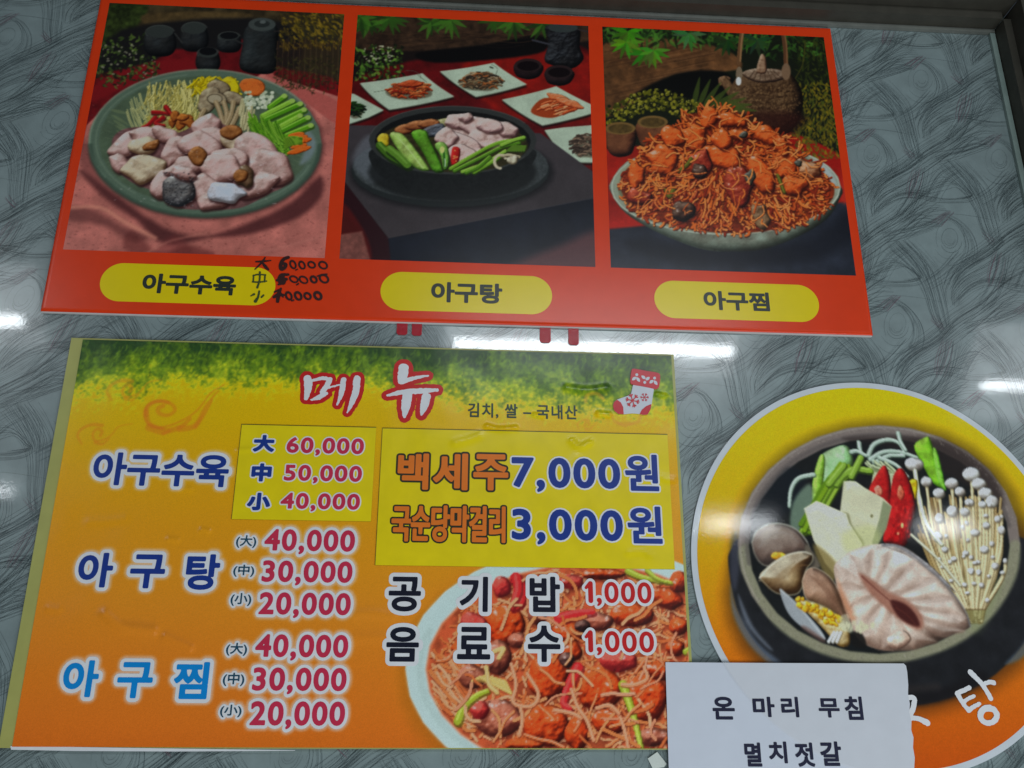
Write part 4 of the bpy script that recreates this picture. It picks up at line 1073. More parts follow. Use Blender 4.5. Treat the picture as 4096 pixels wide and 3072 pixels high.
    p.lump([(330, 690), (380, 676), (430, 720), (520, 840), (530, 872), (470, 862), (400, 800)], (70, 100, 34), (142, 166, 84), (176, 192, 124), R=30, nz=.2)
    p.line([(370, 700), (440, 780), (500, 860)], 6, (190, 204, 150), soft=3, alpha=.7)
    p.lump([(440, 680), (510, 664), (540, 720), (600, 850), (600, 880), (550, 872), (500, 780)], (34, 62, 12), (84, 132, 34), (120, 168, 66), R=30, nz=.15)
    p.lump([(560, 740), (600, 724), (630, 760), (632, 850), (606, 864), (590, 800)], (34, 66, 16), (110, 152, 64), (160, 190, 110), R=20); p.line([(606, 770), (612, 850)], 12, (40, 90, 30), soft=4); p.ell(598, 765, 12, 18, (190, 190, 120)); p.line([(612, 810), (614, 850)], 5, (200, 214, 190))
    p.lump([(650, 754), (690, 760), (680, 830), (645, 840)], (80, 8, 8), (160, 24, 22), (204, 70, 60), R=16)
    for k in range(8): p.ell(665 + R.uniform(-10, 10), 795 + R.uniform(-30, 30), 4, 4, (210, 150, 90), soft=1)
    for k, q in enumerate(([(640, 860), (760, 790), (880, 730), (1010, 708)], [(660, 870), (780, 810), (900, 750), (990, 728)], [(700, 876), (820, 830), (920, 770)], [(760, 880), (860, 820), (900, 790)], [(720, 880), (780, 850), (840, 800)], [(900, 740), (960, 715), (1015, 700)])):
        p.strand(q, 20, [(110, 150, 40), (84, 126, 28), (132, 166, 64)][k % 3], (44, 70, 14), (160, 190, 96))
    p.ring(895, 825, 30, 34, 17, (186, 176, 152), 90, 330, soft=2); p.strand([(900, 795), (940, 790), (990, 800)], 16, (170, 158, 130), (90, 80, 60), (200, 192, 166)); p.lump(p.blobp(960, 815, 30, 24), (90, 80, 64), (160, 150, 126), (196, 190, 170), R=18)
    for k in range(8): p.strand([(930 + k * 12, 770), (960 + k * 9, 745)], 12, (90, 120, 40), (40, 60, 16))
    bg_noise(p, 9, .05, 3); p.soften(.16)
    return p
# ---------------------------------------------------------------- dish photograph: braised fish with bean sprouts, teapot
def photo3():
    p = Print(.1810, .5167, .4833, .8752, 0.0010, c3, 13, KS / 1.1846); R = p.rs
    p.fill((26, 30, 18))
    p.poly([(120, 220), (400, 180), (700, 230), (790, 320), (600, 350), (460, 360), (260, 500), (120, 540)], (96, 66, 40), 10, tex=(40, .35, 4))
    for k in range(60):
        x = R.uniform(130, 500); y = R.uniform(230, 490); p.line([(x, y), (x + 90, y - 20), (x + 190, y - 40)], 5, [(60, 38, 24), (128, 92, 60), (84, 56, 34)][k % 3], soft=4, alpha=.55)
    p.poly([(260, 460), (480, 350), (700, 340), (760, 420), (600, 470), (380, 450)], (12, 12, 10), 14)
    p.poly([(120, 760), (330, 690), (900, 620), (1260, 740), (1400, 980), (1400, 1400), (120, 1400)], (150, 34, 22), 10, tex=(80, .2, 5))
    p.poly([(1000, 620), (1250, 730), (1250, 800), (1060, 720)], (146, 28, 20), 10)
    for k in range(420):
        x = R.uniform(130, 1200); y = R.uniform(110, 200 + (60 if x > 900 else 0)); p.leaf(x, y, R.uniform(30, 60), R.uniform(8, 16), R.uniform(0, 180), [(38, 62, 26), (60, 98, 36), (26, 36, 18), (80, 126, 46)][k % 4], 3, .7)
    for cx, cy, c in ((250, 150, (74, 134, 28)), (330, 250, (66, 120, 30)), (370, 240, (80, 138, 40)), (540, 160, (70, 120, 66)), (720, 190, (40, 76, 30)), (860, 190, (44, 84, 40)), (240, 200, (90, 150, 36))):
        for a in range(0, 200, 28): p.leaf(cx, cy, R.uniform(60, 90), 20, a + R.uniform(-8, 8), tuple(v * R.uniform(.7, 1.1) for v in c), 3, .9)
    for k in range(1100):
        x = R.uniform(1000, 1260); y = R.uniform(190, 760)
        if x < 1040 + max(0, (420 - y)) * .1 or (x < 1080 and y > 480 and y < 600): continue
        hue = [(56, 64, 22), (30, 38, 16), (104, 92, 24), (134, 116, 26), (78, 84, 28)][R.randint(2) if y < 400 else 2 + R.randint(3)]
        p.leaf(x, y, R.uniform(14, 34), R.uniform(5, 10), R.uniform(200, 320), hue, 2, .8)
    for q in ([(1040, 640), (1120, 560), (1150, 440)], [(1100, 700), (1160, 600), (1200, 480)], [(1040, 380), (1080, 300), (1090, 200)], [(1230, 740), (1190, 620), (1170, 500)], [(1000, 640), (1080, 620), (1150, 640)]): p.line(q, 6, (90, 84, 30), soft=3, alpha=.7)
    # teapot
    p.line([(775, 300), (785, 200), (795, 130)], 26, (104, 74, 48)); p.line([(783, 290), (790, 190), (800, 140)], 8, (150, 116, 80), soft=4); p.line([(1000, 320), (995, 220), (980, 130)], 26, (92, 62, 40)); p.line([(1005, 300), (1002, 210), (990, 150)], 7, (134, 98, 66), soft=4)
    p.lump([(740, 380), (690, 410), (680, 370), (720, 360)], (40, 26, 16), (104, 74, 52), (150, 120, 92), R=16)
    p.lump([(690, 372), (716, 362), (760, 420), (780, 470), (740, 470), (700, 410)], (40, 26, 16), (98, 72, 48), (142, 112, 84), R=20)
    p.lump([(725, 460), (750, 390), (800, 340), (900, 325), (1000, 335), (1060, 400), (1080, 480), (1060, 570), (1000, 640), (900, 660), (790, 620), (735, 550)], (26, 15, 9), (76, 54, 34), (116, 92, 66), R=120, nz=.12, ns=20)
    for k in range(900):
        x = R.uniform(735, 1070); y = R.uniform(400, 600)
        if ((x - 902) / 168) ** 2 + ((y - 490) / 160) ** 2 < 1: p.ell(x, y, 3, 4, (60, 40, 24) if k % 2 else (136, 108, 74), soft=1.5, alpha=.5)
    p.poly([(740, 540), (1070, 540), (1040, 620), (900, 665), (780, 620)], (50, 20, 14), 40, .75)
    p.lump([(790, 350), (850, 325), (960, 328), (1010, 355), (960, 385), (860, 390)], (50, 34, 26), (104, 82, 64), (160, 140, 120), R=24, nz=.4)
    for k in range(7): p.line([(820 + k * 28, 380), (850 + k * 15, 335)], 4, (60, 44, 32), soft=2, alpha=.7)
    p.lump([(860, 340), (875, 270), (890, 255), (905, 280), (905, 345)], (70, 46, 34), (130, 100, 76), (180, 156, 132), R=16); p.ell(778, 350, 16, 34, (120, 104, 84)); p.ell(775, 385, 13, 20, (200, 200, 196), soft=4); p.ell(1000, 340, 22, 40, (120, 96, 74), soft=4)
    # berries and leaves
    for k in range(8): p.leaf(560 + k * 22, 510, 150, 26, -78 + k * 12, (70, 84, 34), 3, .8)
    for k in range(400):
        t = R.rand(); x = 150 + 440 * t + R.uniform(-10, 20); y = 560 - 90 * math.sin(t * 3) + R.uniform(-46, 60)
        p.ell(x, y, R.uniform(6, 9), R.uniform(6, 9), [(98, 96, 24), (64, 66, 18), (130, 124, 40), (34, 36, 14)][k % 4], soft=2); 
        if k % 3 == 0: p.ell(x - 2, y - 3, 2.5, 2.5, (176, 170, 96), soft=1.5)
    for cx, cy in ((215, 650), (368, 620)):
        p.lump([(cx - 72, cy - 40), (cx + 72, cy - 40), (cx + 62, cy + 60), (cx + 30, cy + 90), (cx - 30, cy + 90), (cx - 64, cy + 50)], (34, 16, 12), (96, 58, 38), (124, 84, 56), R=50, nz=.1); p.ell(cx, cy - 42, 72, 30, (118, 92, 52), soft=3); p.ell(cx, cy - 40, 58, 22, (86, 68, 36), soft=3, tex=(16, .25, 3))
    # dark mat
    p.poly([(120, 1090), (330, 1070), (700, 1080), (1250, 960), (1400, 950), (1400, 1400), (120, 1400)], (44, 48, 58), 10, smooth=False, tex=(90, .25, 7))
    p.poly([(260, 1130), (700, 1180), (1100, 1140), (1300, 1000), (1330, 1120), (1100, 1240), (600, 1260), (300, 1200)], (24, 26, 34), 40, .7)
    p.poly([(1290, 760), (1330, 800), (1340, 950), (1260, 950)], (180, 60, 44), 16, .6)
    # plate
    p.lump([(170, 860), (180, 930), (240, 1010), (350, 1080), (480, 1140), (620, 1185), (760, 1192), (900, 1180), (1060, 1120), (1190, 1040), (1250, 950), (1258, 880), (1100, 760), (700, 700), (300, 740)], (60, 66, 56), (112, 118, 104), (150, 154, 140), R=60, nz=.05)
    p.ell(714, 888, 546, 226, (140, 146, 128), soft=3); p.ring(714, 888, 540, 222, 7, (186, 190, 176), 0, 360, soft=3, alpha=.7); p.ell(716, 888, 516, 206, (112, 116, 92), soft=6, tex=(50, .14, 4))
    p.poly([(1130, 760), (1200, 800), (1240, 880), (1200, 900), (1120, 800)], (170, 178, 180), 20, .8); p.poly([(190, 860), (230, 790), (330, 740), (300, 800), (240, 880)], (150, 154, 130), 14, .6)
    # food heap
    heap = [(218, 900), (230, 820), (320, 730), (360, 670), (440, 620), (510, 610), (520, 550), (600, 530), (640, 515), (760, 545), (820, 590), (930, 620), (1000, 660), (1060, 730), (1160, 800), (1230, 900), (1180, 990), (1060, 1060), (900, 1095), (740, 1105), (560, 1090), (400, 1050), (280, 1000)]
    p.poly(heap, (116, 46, 20), 6, tex=(26, .45, 8))
    hp = np.array(smooth_closed(heap)); segs = [(*hp[i], *hp[(i + 1) % len(hp)]) for i in range(len(hp))]
    N = 1300; xs = R.uniform(215, 1235, N * 3); ys = R.uniform(520, 1100, N * 3); ok = inside(xs, ys, segs); xs, ys = xs[ok][:N], ys[ok][:N]
    for k, (x, y) in enumerate(zip(xs, ys)):
        a = math.atan2(y - 700, x - 690) + R.uniform(-1.0, 1.0); L_ = R.uniform(26, 60); cv = R.uniform(-.5, .5); L_ *= .55 if y > 1010 or x > 1160 or x < 290 else 1
        c = [(196, 104, 42), (210, 126, 58), (178, 84, 34), (158, 62, 26), (218, 146, 80), (136, 46, 22)][R.randint(6)]
        p.strand([(x, y), (x + L_ * .5 * math.cos(a), y + L_ * .5 * math.sin(a)), (x + L_ * math.cos(a + cv), y + L_ * math.sin(a + cv))], R.uniform(7, 14), c, (56, 16, 8), (230, 172, 112) if k % 4 == 0 else None)
    O_ = ((86, 26, 10), (186, 82, 30), (224, 134, 70)); B_ = ((60, 14, 12), (134, 46, 30), (186, 96, 66)); K_ = ((26, 14, 14), (70, 46, 36), (120, 96, 80))
    for i, (cx, cy, rx, ry, a, c) in enumerate(((420, 750, 80, 74, -20, O_), (560, 650, 66, 60, 0, O_), (460, 650, 60, 50, 20, O_), (640, 560, 40, 54, 10, O_), (740, 570, 70, 34, 10, O_), (700, 740, 90, 56, 10, O_), (600, 770, 60, 60, 20, B_), (780, 880, 66, 90, -10, B_),
             (900, 640, 90, 44, 20, O_), (880, 820, 50, 100, -20, O_), (790, 640, 60, 26, 5, O_), (520, 1000, 60, 50, 0, K_), (880, 1020, 40, 66, -20, ((70, 50, 34), (124, 96, 68), (160, 134, 104))), (590, 810, 44, 36, 0, K_), (1000, 780, 60, 70, 30, O_), (290, 830, 46, 60, 0, O_), (1110, 800, 60, 36, 30, ((90, 44, 24), (150, 104, 72), (200, 166, 134))), (300, 930, 60, 40, 10, B_), (700, 660, 50, 46, 0, O_), (1040, 880, 60, 50, 0, O_), (980, 690, 30, 50, -20, O_))):
        b = p.blobp(cx, cy, rx, ry, a, 12, .2); p.poly([(x + 5, y + 9) for x, y in b], (58, 16, 10), 8, .6); p.lump(b, *c, R=40, nz=.5, ns=44, seed=i * 11 + 5, spec=30)
    for x, y, rx, ry in ((800, 640, 22, 18), (1058, 775, 18, 14), (830, 840, 24, 34)): p.lump(p.blobp(x, y, rx, ry), (20, 18, 16), (62, 60, 50), (120, 120, 110), R=14)
    for q in ([(430, 900), (445, 930), (470, 890)], [(550, 750), (530, 780), (490, 810)], [(960, 830), (975, 870), (990, 910)]): p.strand(q, 18, (92, 92, 30), (40, 34, 12), (136, 134, 60))
    N = 170
    for k in range(N):
        x, y = xs[(k * 7) % len(xs)], ys[(k * 7) % len(ys)]
        a = math.atan2(y - 640, x - 690) + R.uniform(-1.1, 1.1); L_ = R.uniform(40, 90) * (.45 if y > 990 or x > 1120 or x < 320 else 1); cv = R.uniform(-.7, .7)
        c = [(206, 122, 56), (218, 146, 78), (190, 98, 42)][k % 3]
        p.strand([(x, y), (x + L_ * .5 * math.cos(a), y + L_ * .5 * math.sin(a)), (x + L_ * math.cos(a + cv), y + L_ * math.sin(a + cv))], R.uniform(5, 9), c, (90, 30, 14), (236, 186, 130) if k % 2 else None)
    bg_noise(p, 9, .05, 3); p.soften(.16)
    return p
# ---------------------------------------------------------------- printed background of the menu: grass, sunset gradient, clouds, dish
def menu_bg():
    p = Print(-.4222, -.0228, .2488, .4050, 0.0011, m1, 14, KS / 1.4747); R = p.rs; p.gam = 1.03
    X, Y = p.X, p.Y
    t = np.clip((0.4050 - Y) / 0.4278, 0, 1)
    w = .03 * (fbm(X, Y, .15, 2) - .5)
    st = [(0.0, (198, 172, 8)), (.22, (202, 164, 4)), (.36, (200, 148, 12)), (.5, (198, 136, 20)), (.68, (190, 120, 28)), (.84, (184, 104, 26)), (1.0, (170, 86, 22))]
    for k in range(3): p.img[..., k] = np.interp(t + w, [a for a, c in st], [c[k] for a, c in st])
    # grass and shrubs along the top
    e = .155 + .03 * np.sin(X * 9) + .05 * (fbm(X, Y, .05, 8) - .5)
    n1_ = fbm(X, Y, .022, 21, 5); n2 = fbm(X * 1.0, Y * .5, .006, 22, 4); n3 = fbm(X, Y, .0035, 23, 2)
    g = np.clip(.55 * n1_ + .3 * n2 + .3 * n3, 0, 1.2)
    band = t / e
    dk = np.array((34, 58, 26.)); md = np.array((86, 112, 22.)); lt = np.array((150, 160, 30.)); ye = np.array((176, 168, 14.))
    q = np.clip(band * .75 + (g - .55) * 1.5, 0, 1)[..., None]
    col = np.where(q < .45, dk + (md - dk) * (q / .45), np.where(q < .8, md + (lt - md) * ((q - .45) / .35), lt + (ye - lt) * ((q - .8) / .2)))
    n4 = fbm(X, Y, .0022, 77, 2)
    col = col * (0.84 + .32 * n4[..., None]); al = sstep(1.25, .6, band + (n3 - .5) * .5 + (n4 - .5) * .4)[..., None]
    p.img = p.img * (1 - al) + col * al
    for k in range(420):                                            # tufts of grass and leaves
        x = R.uniform(-.42, .248); v = .4035 - abs(R.normal(0, .014))
        L_ = R.uniform(.004, .012); a = math.radians(R.uniform(60, 120)); c = [(48, 76, 26), (112, 140, 34), (30, 50, 22), (76, 104, 26)][k % 4]
        qn = np.array([(x, v), (x + L_ * .5 * math.cos(a), v - L_ * .5 * math.sin(a)), (x + L_ * math.cos(a + .3), v - L_ * math.sin(a + .3))])
        wi = p.win(qn, .002)
        if wi: p.blend(wi, sstep(.0012, -.0002, seg_dist(X[wi], Y[wi], qn)) * .6, c)
    # orange cloud swirls
    def cloud(tr, L, c=(196, 104, 24), a=.6):
        o, k0 = p.tr, p.k; p.tr = tr[0]; p.k = KS / tr[1]
        for q, w0, w1 in L: p.line(q, w0, c, w1, soft=4, alpha=a)
        p.tr, p.k = o, k0
    big = [([(1320, 350), (1240, 400), (1180, 480), (1110, 540), (1000, 590), (900, 600), (850, 540), (870, 470), (950, 445), (1010, 465), (1030, 500), (990, 530), (940, 520), (930, 490), (960, 475)], 8, 26),
           ([(1290, 380), (1210, 480), (1150, 590), (1060, 610)], 6, 40), ([(880, 600), (960, 625), (1060, 600), (1120, 550)], 48, 20), ([(860, 530), (868, 480), (920, 448), (990, 455)], 26, 22), ([(960, 640), (1000, 620)], 20, 16), ([(1150, 600), (1200, 530), (1250, 440)], 26, 12), ([(860, 500), (880, 580), (960, 610)], 26, 20)]
    cloud((m1, 1.4747), big, (188, 104, 26), .5)
    sm = [([(780, 580), (700, 595), (660, 640), (620, 670), (560, 680), (545, 640), (570, 610), (600, 625), (590, 650)], 5, 18), ([(480, 700), (455, 650), (480, 610), (540, 585), (600, 590)], 10, 22), ([(560, 690), (600, 700), (640, 670)], 20, 8)]
    cloud((m1, 1.4747), sm, (190, 108, 20), .5)
    cloud((m1, 1.4747), [([(x + 175, y - 260) for x, y in q], a * 1.2, b_ * 1.3) for q, a, b_ in sm], (188, 112, 20), .4)
    sc = 1.0
    cloud((m3, 1.58), [([(1440 + (x - 460) * .52, 690 + (y - 610) * .55) for x, y in q], a * .7, b_ * .6) for q, a, b_ in sm], (196, 132, 40), .55)
    cloud((m3, 1.58), [([(1650, 640), (1680, 690), (1740, 700), (1820, 690), (1840, 650)], 20, 24), ([(1700, 700), (1740, 715), (1790, 700)], 20, 14)], (196, 136, 40), .55)
    cloud((m3, 1.58), [([(1490, 560), (1500, 520), (1560, 510), (1600, 540)], 24, 24)], (200, 140, 50), .4)
    # glow behind the lettering
    for U0, V0, st_, d, c in GLOWS:
        H, W = d.shape
        m = (X > U0) & (X < U0 + (W - 1.01) * st_) & (Y > V0) & (Y < V0 + (H - 1.01) * st_)
        i = ((X[m] - U0) / st_).astype(int); j = ((Y[m] - V0) / st_).astype(int)
        a = (sstep(.0042, -.0010, d[j, i]) * .8)[:, None]
        p.img[m] = p.img[m] * (1 - a) + np.array(c, float) * a
    # the dish at the lower right
    p.tr = m4; p.k = KS / 1.58
    p.ell(1470, 770, 1190, 820, (140, 84, 16), soft=60, alpha=.6)
    p.ell(1500, 750, 1150, 783, (158, 176, 172), soft=4)
    p.ring(1500, 750, 1120, 755, 40, (172, 190, 186), 90, 270, soft=20, alpha=.7)
    p.ring(1500, 752, 1060, 705, 50, (140, 156, 150), 90, 200, soft=26, alpha=.5)
    p.ell(1500, 752, 1022, 668, (186, 104, 66), soft=10)
    p.ell(1500, 752, 1008, 656, (160, 70, 40), soft=8, tex=(60, .4, 4))
    fe = lambda x, y: ((x - 1500) / 1000) ** 2 + ((y - 752) / 648) ** 2 < 1 and x < 2170 and 90 < y < 1290
    def noods(n, L0, L1, w, cols, hi, ang=None):
        for k in range(n):
            x = R.uniform(480, 2160); y = R.uniform(100, 1280)
            if not fe(x, y): continue
            a = R.uniform(0, 6.28) if ang is None else ang + R.normal(0, .5); L_ = R.uniform(L0, L1); c = cols[R.randint(len(cols))]
            q = [(x, y)]; 
            for s_ in range(3):
                a += R.uniform(-.7, .7); q.append((q[-1][0] + L_ / 3 * math.cos(a), q[-1][1] + L_ / 3 * math.sin(a)))
            if not fe(*q[-1]): continue
            p.strand(q, R.uniform(w * .7, w * 1.3), c, (84, 26, 12), hi if k % 3 == 0 else None)
    NC = [(200, 120, 66), (212, 150, 96), (176, 92, 48), (218, 168, 120)]
    noods(1000, 60, 150, 13, NC, (232, 196, 160))
    for k in range(90):                                             # sprouts lying at the left rim
        x = R.uniform(500, 720); y = R.uniform(620, 1150)
        if not fe(x, y): continue
        p.strand([(x, y), (x + 40, y + R.uniform(30, 70)), (x + 90, y + R.uniform(60, 140))], R.uniform(12, 18), NC[k % 4], (92, 34, 18), (230, 196, 166) if k % 2 else None)
    O_ = ((70, 14, 6), (176, 54, 16), (222, 112, 52)); Rr = ((104, 18, 20), (168, 46, 40), (206, 100, 84)); Br = ((70, 26, 20), (136, 68, 48), (180, 116, 92)); Dk = ((34, 18, 18), (84, 50, 44), (140, 104, 92))
    L = [(960, 230, 60, 70, 0, Rr), (1080, 270, 50, 90, 10, Rr), (1400, 200, 80, 50, 0, Rr), (1600, 150, 140, 40, 0, O_), (1750, 250, 90, 60, 10, O_), (2000, 300, 110, 70, 20, O_), (2080, 200, 60, 70, 0, O_), (1780, 410, 140, 80, 5, O_), (1560, 450, 100, 60, 0, Br), (980, 470, 130, 130, 0, O_),
         (780, 480, 90, 90, -20, Rr), (1180, 420, 60, 50, 0, Br), (1380, 520, 100, 80, 0, O_), (1060, 570, 60, 50, 0, Br), (930, 680, 90, 110, 20, Br), (770, 800, 90, 80, 0, Br), (1260, 800, 130, 150, 10, O_), (1380, 640, 90, 70, 0, O_), (1370, 690, 50, 50, 0, Dk), (1470, 480, 50, 40, 0, Dk),
         (1580, 870, 160, 140, 10, O_), (1700, 700, 120, 70, 0, Rr), (1870, 930, 140, 150, 0, O_), (1950, 760, 100, 60, 10, O_), (940, 1060, 160, 120, 10, Br), (820, 1010, 60, 60, 0, Rr), (1230, 1100, 150, 140, 10, O_), (1440, 1160, 80, 110, 0, O_), (1640, 1090, 110, 80, 10, O_), (1920, 1180, 120, 60, 0, Br), (1100, 1230, 120, 50, 0, O_), (2060, 620, 60, 50, 0, O_), (2080, 480, 60, 60, 0, O_), (700, 620, 60, 50, 0, O_)]
    for i, (cx, cy, rx, ry, a, c) in enumerate(L):
        b = p.blobp(cx, cy, rx, ry, a, 12, .08); p.poly([(x + 8, y + 16) for x, y in b], (70, 22, 14), 16, .6); p.lump(b, *c, R=84, nz=.5, ns=56, seed=i * 13 + 5, spec=44)
    for q in ([(1040, 180), (1090, 240), (1080, 330), (1030, 370)], [(1320, 430), (1430, 400), (1540, 390)], [(1440, 740), (1380, 860), (1350, 970), (1390, 1000)], [(1050, 170), (1060, 260), (1020, 360)]):
        p.strand(q, 58, (172, 34, 36), (96, 12, 16), (216, 96, 88), 26)
    for q, w_ in (([(1760, 130), (1850, 170), (2030, 205)], 40), ([(1880, 125), (1930, 170), (2000, 200)], 30), ([(1725, 850), (1760, 950), (1800, 1080), (1840, 1250)], 50), ([(680, 1080), (720, 990), (800, 920), (870, 890)], 44), ([(2120, 640), (2160, 610)], 30)):
        p.strand(q, w_, (136, 146, 40), (76, 74, 16), (176, 184, 90), w_ * .5)
    for k in range(10): p.strand([(770 + k * 6, 830 - k * 3), (850 + k * 8, 800 + k * 6), (980 + k * 4, 830 + k * 8)], 16, (196, 172, 96), (126, 90, 44), (224, 208, 150))
    p.strand([(860, 740), (870, 800), (880, 850), (930, 900)], 22, (206, 178, 110), (130, 90, 50), (230, 214, 160)); p.strand([(910, 640), (970, 620), (940, 680)], 22, (200, 176, 110), (120, 80, 40), (228, 214, 160))
    noods(80, 120, 280, 15, NC + [(206, 140, 104)], (236, 204, 172))
    for q in ([(1020, 720), (1050, 850), (1030, 960), (1110, 990), (1170, 970), (1190, 900), (1120, 780)], [(1290, 1010), (1400, 1030), (1460, 1060)], [(1400, 880), (1440, 990), (1500, 1080), (1540, 1200)], [(1720, 850), (1800, 850), (1880, 810), (1860, 740)], [(1080, 1000), (1090, 1080), (1070, 1170)], [(1640, 990), (1700, 1040), (1740, 1150), (1760, 1250)], [(1560, 1000), (1640, 980), (1700, 1030)]):
        p.strand(q, 20, (206, 142, 100), (110, 48, 28), (238, 204, 170))
    b = 2150
    p.tr = m1; p.k = KS / 1.4747
    p.rel = wrinkles(X, Y)
    n = fbm(X, Y, .003, 3) - .5; p.img *= (1 + .05 * n[..., None]); p.soften(.12)
    return p
# ---------------------------------------------------------------- picture on the round sticker: fish stew in a stone pot
def sticker():
    p = Print(DC[0] - .216, DC[1] - .216, DC[0] + .216, DC[1] + .216, 0.0009, s1, 15, KS / 1.327); R = p.rs
    t = np.clip((DC[1] + .214 - p.Y) / .428, 0, 1)
    st = [(0, (192, 174, 0)), (.2, (190, 166, 0)), (.42, (196, 154, 2)), (.58, (194, 134, 12)), (.76, (184, 104, 16)), (1, (170, 78, 14))]
    for k in range(3): p.img[..., k] = np.interp(t, [a for a, c in st], [c[k] for a, c in st])
    # soft shade round the pot
    p.ell(1100, 985, 800, 684, (104, 84, 10), soft=52, alpha=.75); p.ell(1140, 1230, 870, 640, (70, 44, 14), soft=70, alpha=.75)
    # pot body
    body = [(286, 1060), (302, 990), (348, 930), (520, 940), (1000, 960), (1700, 920), (1830, 920), (1960, 1000), (1990, 1160), (1950, 1330), (1840, 1520), (1660, 1690), (1400, 1800), (1100, 1830), (860, 1780), (620, 1660), (440, 1500), (330, 1300)]
    p.poly(body, (34, 35, 38), 5, tex=(60, .2, 4))
    p.poly([(300, 1180), (330, 1300), (440, 1480), (600, 1620), (560, 1640), (400, 1500), (310, 1330)], (96, 106, 120), 14, .75); p.poly([(340, 1230), (420, 1400), (520, 1520), (480, 1500), (380, 1380)], (130, 138, 150), 12, .6)
    p.poly([(300, 960), (330, 900), (350, 1000), (330, 1200), (300, 1140)], (70, 72, 84), 16, .7)
    p.poly([(1760, 1600), (1850, 1500), (1930, 1350), (1990, 1240), (1950, 1420), (1860, 1560)], (84, 98, 110), 12, .75)
    p.line([(620, 1640), (860, 1750), (1100, 1790), (1400, 1770), (1640, 1670)], 60, (26, 24, 26), soft=24, alpha=.8); p.line([(860, 1700), (1100, 1740), (1400, 1720)], 30, (52, 46, 44), soft=20, alpha=.6)
    # rim
    p.ell(1088, 960, 752, 632, (122, 112, 106), soft=4); p.poly([(340, 1000), (380, 1160), (520, 1380), (720, 1520), (960, 1590), (1220, 1590), (1500, 1500), (1700, 1340), (1820, 1140), (1840, 960), (1780, 960), (1740, 1120), (1620, 1300), (1420, 1450), (1150, 1530), (900, 1500), (700, 1420), (520, 1280), (420, 1080), (400, 960)], (132, 132, 108), 12, .8)
    bgc = p.ring(1088, 958, 738, 618, 8, (160, 152, 142), 150, 330, soft=6, alpha=.6)
    p.ring(1088, 962, 700, 580, 26, (84, 78, 76), 170, 350, soft=12, alpha=.6)
    p.ell(1090, 972, 694, 574, (24, 27, 28), soft=6, tex=(60, .3, 6))
    p.poly([(900, 400), (1300, 390), (1500, 440), (1700, 600), (1740, 760), (1500, 620), (1200, 460)], (44, 34, 32), 24, .7)
    p.poly([(420, 800), (600, 560), (700, 620), (600, 800), (460, 860)], (18, 26, 34), 20, .8)
    for k in range(500):
        a = R.uniform(0, 6.28); r = R.uniform(.955, 1.0); p.ell(1088 + 745 * r * math.cos(a), 960 + 625 * r * math.sin(a), 3, 3, (96, 88, 82) if k % 2 else (156, 150, 140), soft=1.5, alpha=.5)
    for k in range(20): p.ell(450 + R.uniform(0, 30), 1130 + R.uniform(0, 30), 3, 3, (130, 120, 100))
    # radish, onion strips and cress
    p.lump([(790, 480), (900, 434), (940, 470), (950, 540), (900, 600), (800, 740), (740, 780), (740, 640), (770, 540)], (84, 112, 60), (130, 164, 116), (164, 190, 150), R=60, nz=.15, ns=60)
    p.lump([(770, 500), (800, 500), (790, 640), (740, 760), (735, 640)], (90, 120, 30), (130, 168, 60), (170, 200, 104), R=30)
    for q in ([(1030, 490), (1060, 430), (1130, 405), (1190, 420), (1225, 470)], [(1040, 510), (1110, 470), (1200, 470), (1290, 500)], [(1060, 530), (1140, 490), (1220, 490)], [(980, 420), (985, 450), (1000, 490)], [(1190, 370), (1200, 410), (1230, 460)], [(940, 470), (970, 465), (1020, 490)], [(1060, 520), (1120, 560), (1180, 600)], [(1090, 500), (1180, 540), (1240, 600)], [(740, 590), (660, 610), (620, 670), (610, 760)]):
        p.strand(q, 22, (158, 174, 160), (70, 84, 72), (200, 212, 200), 16)
    for k in range(16): p.strand([(1010 + k * 8, 540 + R.uniform(-20, 20)), (1060 + k * 8, 580), (1050 + k * 10, 660)], 13, (166, 174, 140), (84, 92, 60), (196, 204, 176))
    p.poly([(630, 740), (720, 640), (740, 760), (700, 860), (620, 900)], (120, 140, 120), 14, .8)
    for k in range(26):
        x = R.uniform(800, 880); p.strand([(x + 60, 540 + R.uniform(-20, 60)), (x, 640), (x - 70, 760), (x - 130, 860 + R.uniform(-20, 40))], R.uniform(14, 26), [(120, 150, 30), (96, 128, 24), (140, 166, 60)][k % 3], (52, 70, 10), (164, 188, 90) if k % 2 else None)
    for q in ([(1040, 570), (960, 560), (900, 590), (860, 640)], [(900, 540), (860, 590), (820, 640)], [(990, 500), (960, 560), (940, 600)]): p.strand(q, 30, (128, 158, 60), (62, 84, 20), (166, 190, 104))
    p.lump([(1276, 440), (1340, 392), (1364, 410), (1410, 560), (1440, 660), (1380, 640), (1320, 540)], (60, 100, 10), (118, 166, 38), (150, 194, 72), R=40, nz=.1); p.lump([(1376, 464), (1398, 466), (1432, 600), (1446, 680), (1400, 620)], (60, 110, 20), (120, 174, 60), (150, 200, 96), R=20)
